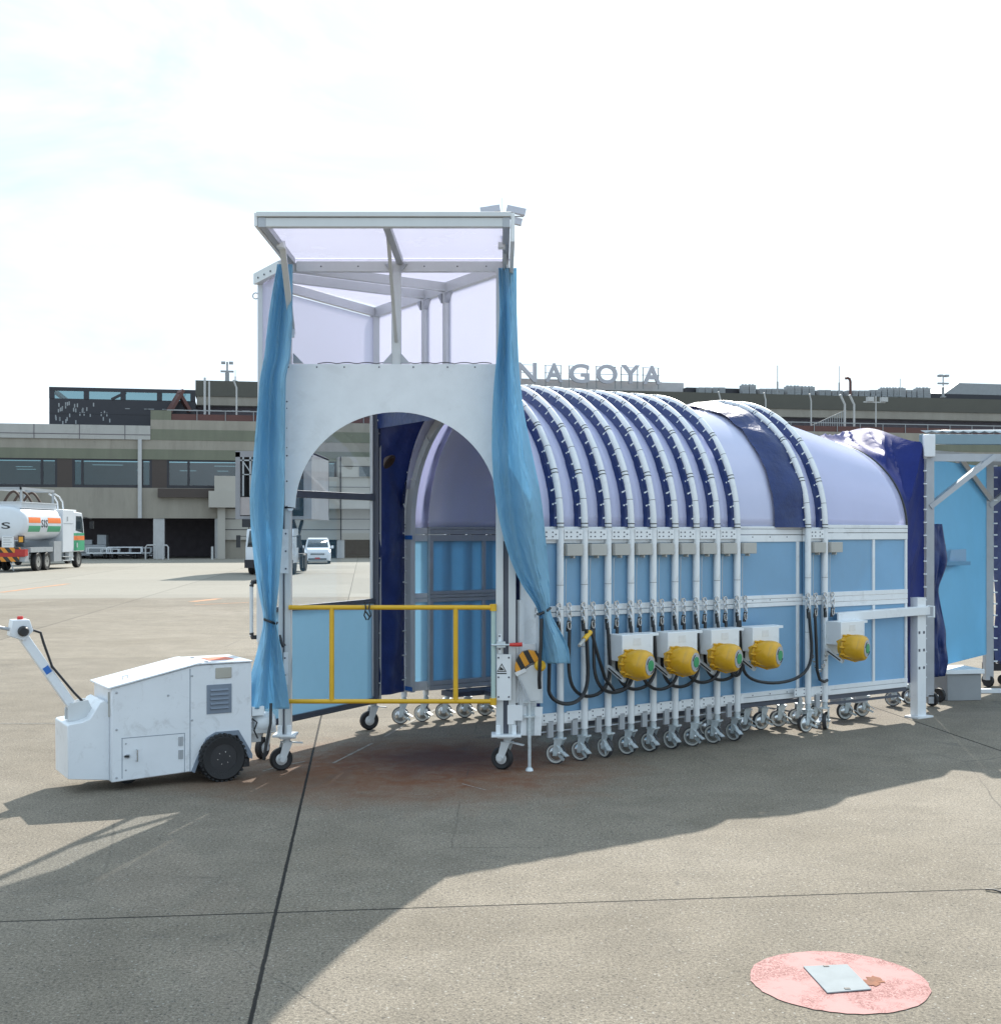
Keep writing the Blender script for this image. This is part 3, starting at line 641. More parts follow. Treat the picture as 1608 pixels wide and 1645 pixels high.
NT = 44
def fabric_mesh(y0, y1, seed, full=True, ta=0., tb=math.pi, wrinkle=.02):
    k = MB()
    def fn(u, v):
        t = ta+(tb-ta)*u; n1 = noise.noise(V((t*5, v*2, seed)))*wrinkle; n2 = noise.noise(V((t*13, v*3, seed+7)))*wrinkle*.5
        r = 1.415-.055*v+.03*math.sin(math.pi*v)+n1+n2
        y = y0+(y1-y0)*v+(n1*1.2 if v > .3 else 0)
        return arc(r, t, y)
    return k.grid(fn, 84, 6)
def lacing(y, seed=0, ta=.02, tb=math.pi-.02, n=34):
    k = MB()
    for i in range(n):
        t = ta+(tb-ta)*(i+.5)/n; a = arc(1.445, t, y-.01); b = arc(1.395, t-.012, y-.055)
        k.beam(a, b, .010, .014)
    return k
def link_chain(k, x, y, z, rs, down=4):
    """shackle ring, carabiner and a few links hanging from (x, y, z)"""
    def ring(c, a, b, rx, rz_, r=.006, n=10):
        k.tube([V(c)+V(a)*rx*math.cos(6.283*i/n)+V(b)*rz_*math.sin(6.283*i/n) for i in range(n)], r, 5, True)
    ring((x, y, z), (0, 1, 0), (0, 0, 1), .022, .022, .007)
    zc = z-.05
    for i in range(down):
        ax = (0, 1, 0) if i % 2 else (1, 0, 0); sw = rs.uniform(-.008, .008)
        ring((x+.004*i, y+sw, zc), ax, (0, .1*rs.uniform(-1, 1), 1), .017, .034, .0062); zc -= .045
def make_segment(label):
    t = thing('tunnel_segment', label, 'tunnel segment', tl(0, 0), TROT, 'telescopic tunnel segments')
    k = MB(); pts = [(HW, 0, .30), (HW, 0, 1.2), (HW, 0, 1.9)]+[arc(HW, math.pi*i/NT) for i in range(NT+1)]+[(-HW, 0, 1.9), (-HW, 0, 1.2), (-HW, 0, .30)]
    k.tube(pts, .033, 12)
    k.build('hoop', 'white', t)
    k = MB()
    for a in (0.01, .36, .72, 1.08, 1.44, math.pi-1.08, math.pi-.72, math.pi-.36, math.pi-.01):
        for d in (-.012, .012):
            p = arc(HW, a+d); q = V((math.sin(a), 0, -math.cos(a)))*.004; k.tube([p-q, p+q], .0352, 12)
    for a in (.18, .54, .90, 1.26, math.pi-1.26, math.pi-.9, math.pi-.54, math.pi-.18):
        p = arc(HW, a); q = V((math.sin(a), 0, -math.cos(a)))*.002; k.tube([p-q, p+q], .0338, 12)
    for z in (1.62, 1.40, 1.05):
        k.tube([(HW, 0, z), (HW, 0, z+.003)], .0338, 12)
    k.build('clamp_ring', 'blackplastic', t)
    fabric_mesh(-.012, -.074, 1.3).build('fabric_strip', 'navy', t, recalc=False)
    lacing(0).build('lacing', 'whiteplate', t)
    k = MB(); k.grid(lambda u, v: arc(1.362, math.pi*u, -.272+.268*v), 40, 2); k.build('cover', 'cover', t, solid=.006)
    for sx in (1, -1):
        k = MB(); x0, x1 = sorted((sx*1.372, sx*1.384)); k.bb(x0, x1, -.275, 0, .46, 2.0); k.build('wall_panel', 'bluepanel' if sx > 0 else 'bluefilm', t)
        k = MB(); x0, x1 = sorted((sx*1.36, sx*1.405))
        for z0, z1 in ((2.0, 2.07), (2.076, 2.15), (1.33, 1.372), (1.377, 1.43), (.36, .46)): k.bb(x0, x1, -.275, 0, z0, z1)
        k.bb(x0, x1, -.012, .012, .46, 1.33); k.bb(x0, x1, -.012, .012, 1.43, 2.0)
        k.build('side_rail', 'white', t, bevel=.003)
    k = MB(); k.bb(1.425, 1.447, -.245, -.034, 2.035, 2.125); k.k = 1
    for (y, z) in ((-.22, 2.10), (-.22, 2.06), (-.17, 2.10), (-.17, 2.06), (-.10, 2.10), (-.10, 2.06), (-.065, 2.08)): k.bb(1.446, 1.449, y-.008, y+.008, z-.006, z+.006)
    k.build('link_plate', ['white', 'darkframe'], t); k = MB(); k.bb(1.41, 1.425, -.20, -.036, .385, .47); k.bb(1.40, 1.44, .034, .07, .38, .46); k.k = 1
    for (y, z) in ((-.18, .45), (-.18, .41), (-.06, .45), (-.06, .41)): k.bb(1.424, 1.427, y-.006, y+.006, z-.006, z+.006)
    k.build('foot_bracket', ['white', 'darkframe'], t)
    k = MB(); k.bb(1.406, 1.475, .045, .225, 1.885, 1.995); k.bb(1.41, 1.47, .12, .135, 1.86, 1.885); k.build('junction_box', 'beigebox', t, bevel=.004)
    k = MB(); k.bb(1.40, 1.425, -.135, -.075, .25, .40); k.tube([(1.40, -.27, .30), (1.40, 0, .30)], .007, 6); k.build('hanger_tab', 'greyframe', t)
    rs = random.Random(4); k = MB()
    link_chain(k, 1.475, -.055, 1.44, rs, 3); k.bb(1.44, 1.47, -.06, -.048, 1.425, 1.455); k.build('shackle_chain', 'chrome', t)
    k = MB(); link_chain(k, 1.475, .06, 1.44, rs, 4); k.bb(1.44, 1.47, .054, .066, 1.425, 1.455); k.build('shackle_chain', 'chrome', t)
    k = MB(); k.tube([(1.45, .05, 1.86), (1.452, .045, 1.7), (1.462, .035, 1.5), (1.47, .04, 1.33)], .004, 5); k.build('sensor_wire', 'greyframe', t)
    k = MB()
    for y in (-.06, .058): k.beam((1.478, y, 1.30), (1.475, y*.8, 1.20), .018, .03)
    k.build('cable_clip', 'blackplastic', t)
    caster_parts(t, HW, 0, R(-68)); caster_parts(t, -HW, 0, R(-40))
    return t
ords = ['first', 'second', 'third', 'fourth', 'fifth', 'sixth', 'seventh', 'eighth', 'ninth']
segs = []
PITCH = .277
seg0 = make_segment('white hoop segment with navy strip, nearest the curtained portal')
segs.append(seg0)
rr = random.Random(6)
for i in range(1, 9):
    has = {2: 'first', 4: 'second', 6: 'third', 8: 'fourth'}.get(i)
    lb = '%s white hoop segment from the curtained portal, navy strip and bare legs' % ords[i] if not has else '%s white hoop segment from the portal, carrying the %s yellow motor' % (ords[i], has)
    c = dup(seg0, loc=tl(0, PITCH*i), label=lb); segs.append(c)
segs.append(dup(seg0, loc=tl(0, 3.244), label='nearer hoop segment of the pair standing apart, with the broad navy fold'))
segs.append(dup(seg0, loc=tl(0, 3.504), label='farther hoop segment of the pair standing apart, carrying the fifth yellow motor'))
for ch in [k for k in bpy.data.objects if k.parent == segs[9] and k.name.split('.')[0] in ('cover', 'wall_panel', 'side_rail', 'link_plate', 'hanger_tab', 'fabric_strip')]: bpy.data.objects.remove(ch)
for s_ in segs:
    for ch in [k for k in bpy.data.objects if k.parent == s_ and k.name.startswith('caster')]:
        ch.rotation_euler.z += R(rr.uniform(-20, 20))
for ch in [k for k in bpy.data.objects if k.parent == segs[9] and k.name.startswith('caster') and k.location.x > 0]: ch.rotation_euler.z = R(-5)
for ch in [k for k in bpy.data.objects if k.parent == segs[10] and k.name.startswith('caster') and k.location.x > 0]: ch.rotation_euler.z = R(-150)

for ch in [k for k in bpy.data.objects if k.parent == segs[0]]:
    nm = ch.name.split('.')[0]
    if nm == 'cover' or (nm in ('wall_panel', 'side_rail') and ch.data.vertices[0].co.x < 0): bpy.data.objects.remove(ch)
k = MB(); k.grid(lambda u, v: arc(1.362, math.pi*.9*u, (-.30*(1-u)-.05)*(1-v)+.02*v), 34, 2); k.build('cover', 'cover', segs[0], solid=.006)
# front frame of the first segment (seen through the portal arch)
k = MB(); pr = []
def band(k, r0, r1, y0, y1, n=36, zf=.36):
    ring = lambda r, y: [V((r, y, zf))]+[arc(r, math.pi*i/n, y) for i in range(n+1)]+[V((-r, y, zf))]
    a, b, c, d = ring(r0, y0), ring(r1, y0), ring(r1, y1), ring(r0, y1); N = len(a); vs = a+b+c+d
    fs = []
    for i in range(N-1):
        for p, q in ((0, 1), (1, 2), (2, 3), (3, 0)): fs.append((p*N+i, p*N+i+1, q*N+i+1, q*N+i))
    fs += [(0, N, 2*N, 3*N), (N-1, 2*N-1, 3*N-1, 4*N-1)]
    k.add(vs, fs)
band(k, 1.27, 1.40, -.002, .05)
for t in (.4, .8, 1.2, math.pi-.4, math.pi-.8, math.pi-1.2):
    k.beam(arc(1.255, t, -.004), arc(1.39, t, -.004), .02, .02)
k.build('front_frame', 'offwhite', segs[0])
k = MB()
for z0 in (1.99, .345): k.bb(-1.40, -1.24, -.010, -.003, z0+.03, z0+.075)
k.build_each('blue_label', 'bluelabel', parent=segs[0])
k = MB()
for i in range(12): k.bb(-1.40, -1.365, -.015, -.004, .5+i*.13, .515+i*.13)
k.build('lacing', 'whiteplate', segs[0])
k = MB(); k.bb(1.30, 1.42, -.46, -.2, .38, .46); k.bb(1.385, 1.405, -.42, -.25, .46, 2.0); k.bb(1.375, 1.41, -.46, -.2, 2.0, 2.15); k.bb(1.39, 1.43, -.45, -.40, .1+.2, 1.5)
k.build('corner_plate', 'white', segs[0])

# yellow motors on the even hoops (first one built, the rest copied)
def make_motor(parent):
    k = MB(); k.bb(1.47, 1.67, -.03, .34, .915, 1.16); o = k.build('motor_box', 'white', parent, bevel=.006)
    q = MB(); q.bb(1.46, 1.60, .34, .47, 1.13, 1.156); q.bb(1.445, 1.468, -.05, .36, .80, 1.13); q.bb(1.445, 1.468, .30, .47, .78, 1.12); q.build('back_plate', 'bluepanel' if False else 'whiteplate', o)
    q = MB(); q.bb(1.671, 1.673, .10, .19, 1.06, 1.125); q.build('rating_label', 'label', o)
    ax = V((.93, .36, -.04)).normalized(); c = V((1.715, .045, .90))
    h = MB(); prof = [(.085, -.10), (.105, -.06), (.118, -.05), (.118, -.03), (.112, -.03), (.122, 0), (.134, .045), (.138, .085), (.135, .13), (.122, .168), (.104, .182), (.086, .185)]
    h.lathe(prof, c, ax, 32)
    up = V((0, 0, 1)); sd_ = ax.cross(up).normalized(); up = sd_.cross(ax)
    for i in range(10):
        a = 6.283*i/10; p = c+ax*-.04+(sd_*math.cos(a)+up*math.sin(a))*.124; h.lathe([(.011, -.02), (.011, .02), (.006, .03)], p, ax, 8)
    for i in range(6):
        a = 6.283*i/6+.3; p = c+(sd_*math.cos(a)+up*math.sin(a))*.126; h.beam(p-ax*.02, p+ax*.08, .012, .02)
    h.beam(c-ax*.10-up*.10-sd_*.03, c+ax*.08-up*.135-sd_*.02, .10, .03); h.beam(c-ax*.12+up*.04, c+ax*.0+up*.115, .09, .03)
    m_ = h.build('drive_motor', 'motoryellow', parent)
    e = MB(); e.lathe([(.088, .184), (.088, .191), (.05, .193)], c, ax, 28); e.build('end_ring', 'greyframe', m_)
    e = MB(); e.lathe([(.050, .192), (.050, .199), (.02, .201)], c, ax, 20); e.build('end_disc', 'green', m_)
    e = MB(); 
    for a0, a1 in ((.2, 1.2), (3.6, 4.6)):
        e.tube([c+ax*.194+(sd_*math.cos(a0+(a1-a0)*i/6)+up*math.sin(a0+(a1-a0)*i/6))*.070 for i in range(7)], .0045, 5)
    e.build('end_mark', 'blackplastic', m_)
    b = MB(); p0 = V((1.50, -.06, .86)); p1 = V((1.69, -.02, .745))
    b.beam(p0, p1, .03, .035); b.k = 1; b.beam(p0.lerp(p1, .12)+V((.0, -.017, .002)), p0.lerp(p1, .88)+V((0, -.017, .002)), .004, .012); b.k = 0; b.lathe([(.016, -.03), (.016, .02)], p0, (.3, -1, 0), 10)
    b.build('motor_arm', ['offwhite', 'blackplastic'], m_)
    g_ = MB(); g_.lathe([(.016, -.01), (.02, 0), (.02, .03), (.012, .045)], c-ax*.055+sd_*-.10+up*.05, -sd_*.8+up*.3, 8); g_.build('cable_gland', 'tfar', m_)
    return [o, m_]
mo = make_motor(segs[2])
for i in (4, 6, 8, 10):
    for o in mo: dup(o, segs[i])

# long nested section B, with its inner shell running inside the hoops
B0, B1 = .25, 3.244
secB = thing('tunnel_section', 'long blue walled section between the ninth hoop and the hoop pair', 'tunnel section', tl(0, 2.7), TROT)
def sec_local(y): return y-2.7
k = MB(); k.grid(lambda u, v: arc(1.325, math.pi*u, sec_local(B0+(3.49-B0)*v)), 44, 10); k.build('cover', 'innercover', secB, solid=.008)
for sx in (1, -1):
    x0, x1 = sorted((sx*1.328, sx*1.338)); ya = 2.24 if sx > 0 else B0
    for z0, z1 in ((.46, 1.33), (1.43, 2.0)):
        MB().bb(x0, x1, sec_local(B0), sec_local(3.49), z0, z1).build('wall_panel', 'bluepanel' if sx > 0 else 'bluefilm', secB)
    k = MB(); x0, x1 = sorted((sx*1.30, sx*1.352))
    for z0, z1 in ((2.0, 2.07), (2.076, 2.13), (2.134, 2.16), (1.33, 1.372), (1.376, 1.41), (1.414, 1.45), (.36, .41), (.414, .46)): k.bb(x0, x1, sec_local(B0), sec_local(3.48), z0, z1)
    k.bb(x0, x1, sec_local(B0), sec_local(B0)+.05, .46, 1.33); k.bb(x0, x1, sec_local(B0), sec_local(B0)+.05, 1.45, 2.0)
    k.bb(x0, x1, sec_local(B1)-.09, sec_local(B1)-.05, .46, 1.33); k.bb(x0, x1, sec_local(B1)-.09, sec_local(B1)-.05, 1.45, 2.0)
    if sx < 0:
        for y in (.95, 1.75, 2.5): k.bb(x0, x1, sec_local(y), sec_local(y)+.04, .46, 1.33); k.bb(x0, x1, sec_local(y), sec_local(y)+.04, 1.45, 2.0)
    k.build('side_rail', 'white' if sx > 0 else 'greyframe', secB, bevel=.003)
k = MB()
for y in (2.5, 2.75, 3.0): 
    for z in (2.05, 1.4, .43): k.bb(1.352, 1.3535, sec_local(y), sec_local(y)+.012, z-.006, z+.006)
k.build('rivet', 'darkframe', secB)
k = MB(); k.bb(1.05, 1.30, sec_local(.4), sec_local(B1), .30, .355); k.bb(-1.30, -1.05, sec_local(.4), sec_local(B1), .30, .355); k.bb(1.30, 1.32, sec_local(2.3), sec_local(3.2), .31, .345)
for y in (.8, 1.6, 2.4, 3.1): k.bb(-1.05, 1.05, sec_local(y), sec_local(y)+.06, .30, .35)
k.build('underframe', 'darkframe', secB)
rr = random.Random(2)
for (px, py) in ((1199, 1175), (1227, 1172), (1256, 1168), (1285, 1165), (1140, 1182), (1312, 1161)):
    w_ = G(px, py); d = w_-tl(0, 2.7); caster_parts(secB, d.dot(RX), d.dot(AX), R(-22+rr.uniform(-10, 10)))
k = fabric_mesh(sec_local(3.244)-.015, sec_local(3.244)-.42, 9.1, wrinkle=.028); k.build('fabric_fold', 'navy', secB, recalc=False)
# section C with its cover dropping towards the far end
C0, C1 = 3.504, 4.886
secC = thing('tunnel_section', 'blue walled end section beyond the hoop pair, with milky tapering cover', 'tunnel section', tl(0, 4.2), TROT)
cl = lambda y: y-4.2
k = MB(); k.grid(lambda u, v: arc(1.36+.03*v, math.pi*u, cl(C0+(C1-C0)*v), 1.36-.31*v), 44, 10); k.build('cover', 'cover', secC, solid=.008)
k = MB(); k.tube([arc(1.395, math.pi*i/40, cl(C1), 1.055) for i in range(41)], .014, 8); k.build('edge_trim', 'blackplastic', secC)
k = MB(); k.tube([arc(1.375, math.pi*i/40, cl(C1)-.02, 1.05) for i in range(41)], .014, 8); k.build('end_hoop', 'white', secC)
for sx in (1, -1):
    x0, x1 = sorted((sx*1.375, sx*1.388))
    for (ya, yb) in ((C0+.03, 4.30), (4.33, C1-.02)):
        for z0, z1 in ((.46, 1.30), (1.46, 2.02)): MB().bb(x0, x1, cl(ya), cl(yb), z0, z1).build('wall_panel', 'bluepanel', secC)
    k = MB(); x0, x1 = sorted((sx*1.36, sx*1.41))
    for z0, z1 in ((2.02, 2.09), (2.096, 2.14), (2.144, 2.18), (1.30, 1.35), (1.354, 1.41), (1.414, 1.46), (.36, .41), (.414, .46)): k.bb(x0, x1, cl(C0+.02), cl(C1), z0, z1)
    for y in (C0+.03, 4.30, C1-.035):
        for z0, z1 in ((.46, 1.30), (1.46, 2.02)): k.bb(x0+.004, x1-.004, cl(y), cl(y)+.035, z0, z1)
    k.build('side_rail', 'white', secC, bevel=.003)
k = MB(); k.bb(1.30, 1.39, cl(C0), cl(C1), .31, .355); k.bb(-1.39, -1.30, cl(C0), cl(C1), .31, .355); k.bb(1.36, 1.38, cl(C0+.1), cl(C1-.1), .25, .275)
for y in (3.8, 4.5): k.bb(-1.3, 1.3, cl(y), cl(y)+.06, .30, .35)
k.build('underframe', 'darkframe', secC)
k = MB()
for (px, py) in ((1350, 1155), (1374, 1152)):
    w_ = G(px, py)-tl(0, 4.2)
    k.bb(w_.dot(RX)-.08, w_.dot(RX)+.08, w_.dot(AX)-.08, w_.dot(AX)+.08, .17, .30)
k.build_each('ballast_box', 'greyframe', parent=secC)
for (px, py, rz) in ((1362, 1156, -20), (1389, 1151, -15), (1440, 1135, -60), (1463, 1131, -10)):
    w_ = G(px, py)-tl(0, 4.2); caster_parts(secC, w_.dot(RX), w_.dot(AX), R(rz))
# white post at the end and its rail back to the last hoop
pp = P(1475, 1000, 14.12); d = pp-tl(0, 4.2); px_, py_ = d.dot(RX), d.dot(AX)
k = MB(); k.bb(px_-.05, px_+.05, py_-.075, py_+.075, .02, 1.36); k.bb(px_-.09, px_+.10, py_-.13, py_+.14, .0, .02); k.k = 1
for z in (.55, .75, .95): k.bb(px_+.05, px_+.053, py_-.06, py_-.03, z, z+.03); k.bb(px_+.05, px_+.053, py_+.02, py_+.05, z, z+.03)
k.build('end_post', ['white', 'darkframe'], secC, bevel=.004)
k = MB(); k.beam((1.50, cl(3.62), 1.19), (px_+.075, py_+.1, 1.21), .02, .085); k.beam((1.46, cl(3.62), 1.237), (px_+.035, py_+.1, 1.257), .08, .01); k.build('end_rail', 'white', secC)
k = MB(); k.tube([(px_+.06, py_+.09, 1.14), (px_+.13, py_+.11, 1.14), (px_+.13, py_+.11, 1.26), (px_+.06, py_+.09, 1.26)], .012, 6); k.build('pull_handle', 'whiteplate', secC)
# corner link between the pair
k = MB()
for i in range(9):
    f = i/8; c = V((1.46, 3.27+.22*f, .80-.16*math.sin(math.pi*f)-.0*f)); n = 9; aa = V((0, 1, -.6+1.2*f)).normalized(); bb_ = V((1, 0, 0)) if i % 2 else V((0, .5-f, 1)).normalized()
    k.tube([c+aa*.026*math.cos(6.283*j/n)+bb_*.014*math.sin(6.283*j/n) for j in range(n)], .005, 5, True)
kk = MB(); kk.v = [tl(p.x, p.y, p.z) for p in k.v]; kk.f = k.f; kk.mi = k.mi
tag(kk.build('safety_chain', 'chrome', loc=tl(1.46, 3.37), rz=TROT, world=True), 'slack steel chain linking the legs of the hoop pair', 'chain')

# black cable in loops along the legs
def cab(y0, z0, y1, z1, zb, x=1.50, xo=.0):
    pts = []
    for i in range(25):
        f = i/24; y = y0+(y1-y0)*(.5-.5*math.cos(math.pi*f)) ; zt = z0+(z1-z0)*f; s_ = math.sin(math.pi*f)**.55
        pts.append(tl(x+xo*s_, y+(.10*math.sin(2*math.pi*f)*-1)*abs(y1-y0), zt+(zb-zt)*s_))
    return pts
k = MB(); rr = random.Random(12)
zt = 1.22
for i in range(8):
    y0 = PITCH*i+.055; y1 = PITCH*min(i+2, 8)-.055; zb = .60+rr.uniform(-.02, .03)+.008*i
    if i == 7: y1 = PITCH*8-.03
    k.tube(cab(y0, zt, y1, zt, zb, 1.49, .045 if i % 2 else .02), .0165, 7)
k.tube(cab(PITCH*8+.05, .95, 3.20, 1.33, .56, 1.47, .03), .0165, 7)
k.tube([tl(1.47, 3.30, 1.25), tl(1.49, 3.30, .9), tl(1.49, 3.31, .65), tl(1.48, 3.36, .55), tl(1.47, 3.44, .52), tl(1.46, 3.5, .53)], .0165, 7)
k.tube([tl(1.52, -.30, 1.42), tl(1.56, -.29, 1.3), tl(1.57, -.25, 1.1), tl(1.56, -.22, .95)]+cab(-.20, .92, PITCH-.06, 1.22, .56, 1.53, .01)[4:], .018, 7)
tag(k.build('power_cable', 'blackplastic', loc=tl(1.49, .6), rz=TROT, world=True), 'black power cable drooping in loops from hoop leg to hoop leg', 'cable')
k = MB(); a = tl(1.52, .27, 1.19); b = tl(1.60, .08, 1.08)
k.tube([a, a.lerp(b, .55)], .024, 10); k.k = 1; k.tube([a.lerp(b, .55), b], .016, 8); k.k = 2; k.tube([a.lerp(b, -.12), a], .02, 8); k.tube([a.lerp(b, -.1), tl(1.52, .31, 1.12), tl(1.53, .36, .95), tl(1.535, .43, .76), tl(1.53, .55, .635), tl(1.52, .68, .65), tl(1.51, .76, .80), tl(1.50, .775, 1.0), tl(1.49, .775, 1.22)], .0165, 7)
tag(k.build('cable_plug', ['yellow', 'beigebox', 'blackplastic'], loc=tl(1.5, .2), rz=TROT, world=True), 'yellow cable plug poking out beside the tail of the blue curtain', 'plug')
# ------------------------------------------------------------ portal
pL, pR, pW, pB = V((-1.89, 11.0, 0)), V((.04, 11.0, 0)), V((-2.22, 11.56, 0)), V((-1.33, 13.25, 0))
ZR = 4.5
por = thing('boarding_portal', 'tall aluminium framed white portal with arch panel, canopy and clear walls', 'boarding portal', (-1.2, 11.6, 0))
PB = dict(parent=por, world=True)
def zat(p, z): return V((p.x, p.y, z))
def big_caster(x, y, rz, r=.10):
    f = MB(); zt = .30
    f.bb(-.06, .06, -.07, .07, zt-.02, zt); f.lathe([(.035, -.04), (.035, 0)], (0, 0, zt-.02), (0, 0, 1), 12)
    for sx in (-1, 1): f.prism([(sx*.042-.004, .045, zt-.05), (sx*.042-.004, -.04, zt-.05), (sx*.042-.004, -.085, r-.02), (sx*.042-.004, -.03, r-.03)], (.008, 0, 0))
    f.bb(-.045, .045, -.045, .045, zt-.06, zt-.05); f.lathe([(.024, -.06), (.024, .06)], (0, -.05, r), (1, 0, 0), 10)
    f.beam((-.02, .03, zt-.06), (-.02, .15, zt-.075), .03, .012); 
    o = f.build('caster', 'offwhite', por, loc=(x+1.2, y-11.6, 0), rz=rz)
    MB().lathe([(r*.5, -.022), (r*.86, -.03), (r, -.018), (r, .018), (r*.86, .03), (r*.5, .022)], (0, -.05, r), (1, 0, 0), 28).build('tyre', 'black', o)
    MB().lathe([(r*.28, -.034), (r*.52, -.024), (r*.52, .024), (r*.28, .034)], (0, -.05, r), (1, 0, 0), 16).build('hub', 'offwhite', o)
big_caster(pL.x, 11.0, R(-65)); big_caster(.06, 11.0, R(-115)); big_caster(pW.x+.03, pW.y+.03, R(-20)); big_caster(pB.x-.02, pB.y, R(-65))

# columns: each an extrusion pair with a slot
def column(xc, y, z0, z1, name='column'):
    k = MB(); k.bb(xc-.085, xc-.02, y-.04, y+.04, z0, z1); k.bb(xc+.02, xc+.085, y-.04, y+.04, z0, z1); k.k = 1; k.bb(xc-.02, xc+.02, y-.02, y+.04, z0, z1)
    o = k.build(name, ['offwhite', 'greyframe'], bevel=.003, **PB); return o
cL = MB(); cL.bb(-1.955, -1.90, 10.97, 11.04, .32, 4.42); cL.bb(-1.90, -1.845, 10.96, 11.04, .32, 4.42); cL.k = 1; cL.bb(-1.915, -1.905, 10.955, 10.97, .32, 4.42)
colL = cL.build('column', ['offwhite', 'darkframe'], bevel=.003, **PB)
cR = MB(); cR.bb(-.04, .025, 10.96, 11.04, .32, 4.42); cR.k = 1; cR.bb(.025, .07, 10.99, 11.03, .32, 2.02); cR.k = 0; cR.bb(.07, .135, 10.97, 11.03, .32, 1.97); cR.bb(.025, .10, 10.99, 11.04, 2.02, 4.42)
colR = cR.build('column', ['offwhite', 'darkframe'], bevel=.003, **PB)
for col, x0, x1 in ((colL, -2.0, -1.80), (colR, -.08, .18)):
    k = MB(); k.bb(x0, x1, 10.90, 11.10, .30, .32); k.bb(x0+.04, x0+.08, 10.94, 10.958, .32, .40); k.bb(x1-.08, x1-.04, 10.94, 10.958, .32, .40); k.build('base_plate', 'whiteplate', bevel=.003, parent=col, world=True)
def bolted(x0, x1, y, z0, z1, bolts, parent, mat='white'):
    k = MB(); k.bb(x0, x1, y-.006, y, z0, z1); k.k = 1
    for (bx, bz) in bolts: k.lathe([(.009, 0), (.009, -.0), (.007, .006)], (bx, y-.006, bz), (0, -1, 0), 6)
    k.build('bolted_plate', [mat, 'darkframe'], parent=parent, world=True)
def px2(px, py, Y=10.95): p = P(px, py, Y); return p.x, p.z
x0, z1 = px2(449, 850); x1, z0 = px2(464, 921); bolted(x0, x1, 10.945, z0, z1, [(x1-.025, z) for z in (z0+.04, (z0+z1)/2, z1-.04)], colL)
x0, z1 = px2(456, 1048); x1, z0 = px2(463.5, 1100); bolted(x0, x1, 10.945, z0, z1, [(x0+.012, z1-.05), (x0+.012, z1-.2)], colL)
x0, z1 = px2(798, 1051); x1, z0 = px2(821, 1125); bolted(x0, x1, 10.94, z0, z1, [(x0+.015, z1-.03), (x1-.02, z1-.03), (x0+.015, z0+.03), (x1-.02, z0+.03), (x0+.015, (z0+z1)/2-.0), (x1-.02, (z0+z1)/2)], colR)
# warning triangle on the plate
k = MB(); tx, tz = px2(806, 1074, 10.93); s_ = .042
k.add([(tx-s_, 10.932, tz-.03), (tx+s_, 10.932, tz-.03), (tx, 10.932, tz+.045)], [(0, 1, 2)]); k.k = 1
k.add([(tx-s_*.72, 10.931, tz-.022), (tx+s_*.72, 10.931, tz-.022), (tx, 10.931, tz+.03)], [(0, 1, 2)]); k.k = 0
k.add([(tx-.022, 10.930, tz-.016), (tx+.022, 10.930, tz-.016), (tx+.004, 10.930, tz+.004), (tx-.01, 10.93, tz+.012)], [(0, 1, 2, 3)])
k.add([(tx-s_, 10.932, tz-.05), (tx+s_, 10.932, tz-.05), (tx+s_, 10.932, tz-.04), (tx-s_, 10.932, tz-.04)], [(0, 1, 2, 3)])
k.build('warning_triangle', ['blackplastic', 'label'], parent=colR, world=True, recalc=False)
x0, z1 = px2(800, 1022, 10.95); x1, z0 = px2(806, 1032, 10.95); bolted(x0, x1, 10.952, z0-.1, z1+.02, [(x0+.014, z1), (x0+.014, z0-.06)], colR)

# corner posts
k = MB(); k.beam(zat(pW, .3), zat(pW, ZR-.04), .06, .06, (0, 1, 0)); k.build('corner_post', 'offwhite', bevel=.003, **PB)
k = MB(); k.beam(zat(pB, .28), zat(pB, 3.55), .075, .075, (0, 1, 0)); k.build('corner_post', 'darkframe', bevel=.003, **PB)
k = MB(); k.beam(zat(pB, 3.55), zat(pB, ZR-.1), .11, .09, (0, 1, 0)); k.build('corner_post', 'offwhite', bevel=.003, **PB)
# left wall W-B
dWB = (pB-pW).normalized(); nWB = V((dWB.y, -dWB.x, 0))
def wl_(t, z, off=0.): return zat(pW+dWB*t+nWB*off, z)
LWB = (pB-pW).length
def wallsheet(name, t0, t1, z0, z1, mat, th=.008):
    k = MB(); a = wl_(t0, z0, -th/2); k.add([wl_(t, z, o) for o in (-th/2, th/2) for (t, z) in ((t0, z0), (t1, z0), (t1, z1), (t0, z1))], [(0, 1, 2, 3), (7, 6, 5, 4), (0, 4, 5, 1), (1, 5, 6, 2), (2, 6, 7, 3), (3, 7, 4, 0)])
    return k.build(name, mat, **PB)
k = MB()
k.beam(wl_(0, .31), wl_(LWB, .31), .05, .06); k.beam(wl_(0, 1.37), wl_(LWB, 1.37), .045, .05)
k.build_each('wall_rail', 'darkframe', bevel=.003, **PB)
k = MB(); k.beam(wl_(0, 2.47), wl_(LWB-.04, 2.47), .045, .07); k.build_each('wall_rail', 'darkframe', bevel=.003, **PB)
k = MB(); k.beam(wl_(0, 3.56), wl_(LWB, 3.56), .05, .06); k.beam(wl_(LWB-.075, 1.40), wl_(LWB-.075, 2.435), .03, .035); k.beam(wl_(LWB-.075, 2.51), wl_(LWB-.075, 3.53), .03, .035); k.build_each('window_jamb', 'offwhite', bevel=.003, **PB)
k = MB(); k.beam(wl_(LWB+.05, .30, .03), wl_(LWB+.05, 3.5, .03), .02, .02); k.beam(wl_(LWB-.06, .36), wl_(LWB-.06, 1.34), .03, .03); k.build_each('edge_strip', 'greyframe', **PB)
wallsheet('lower_wall_panel', .03, LWB-.04, .34, 1.345, 'bluefilm')
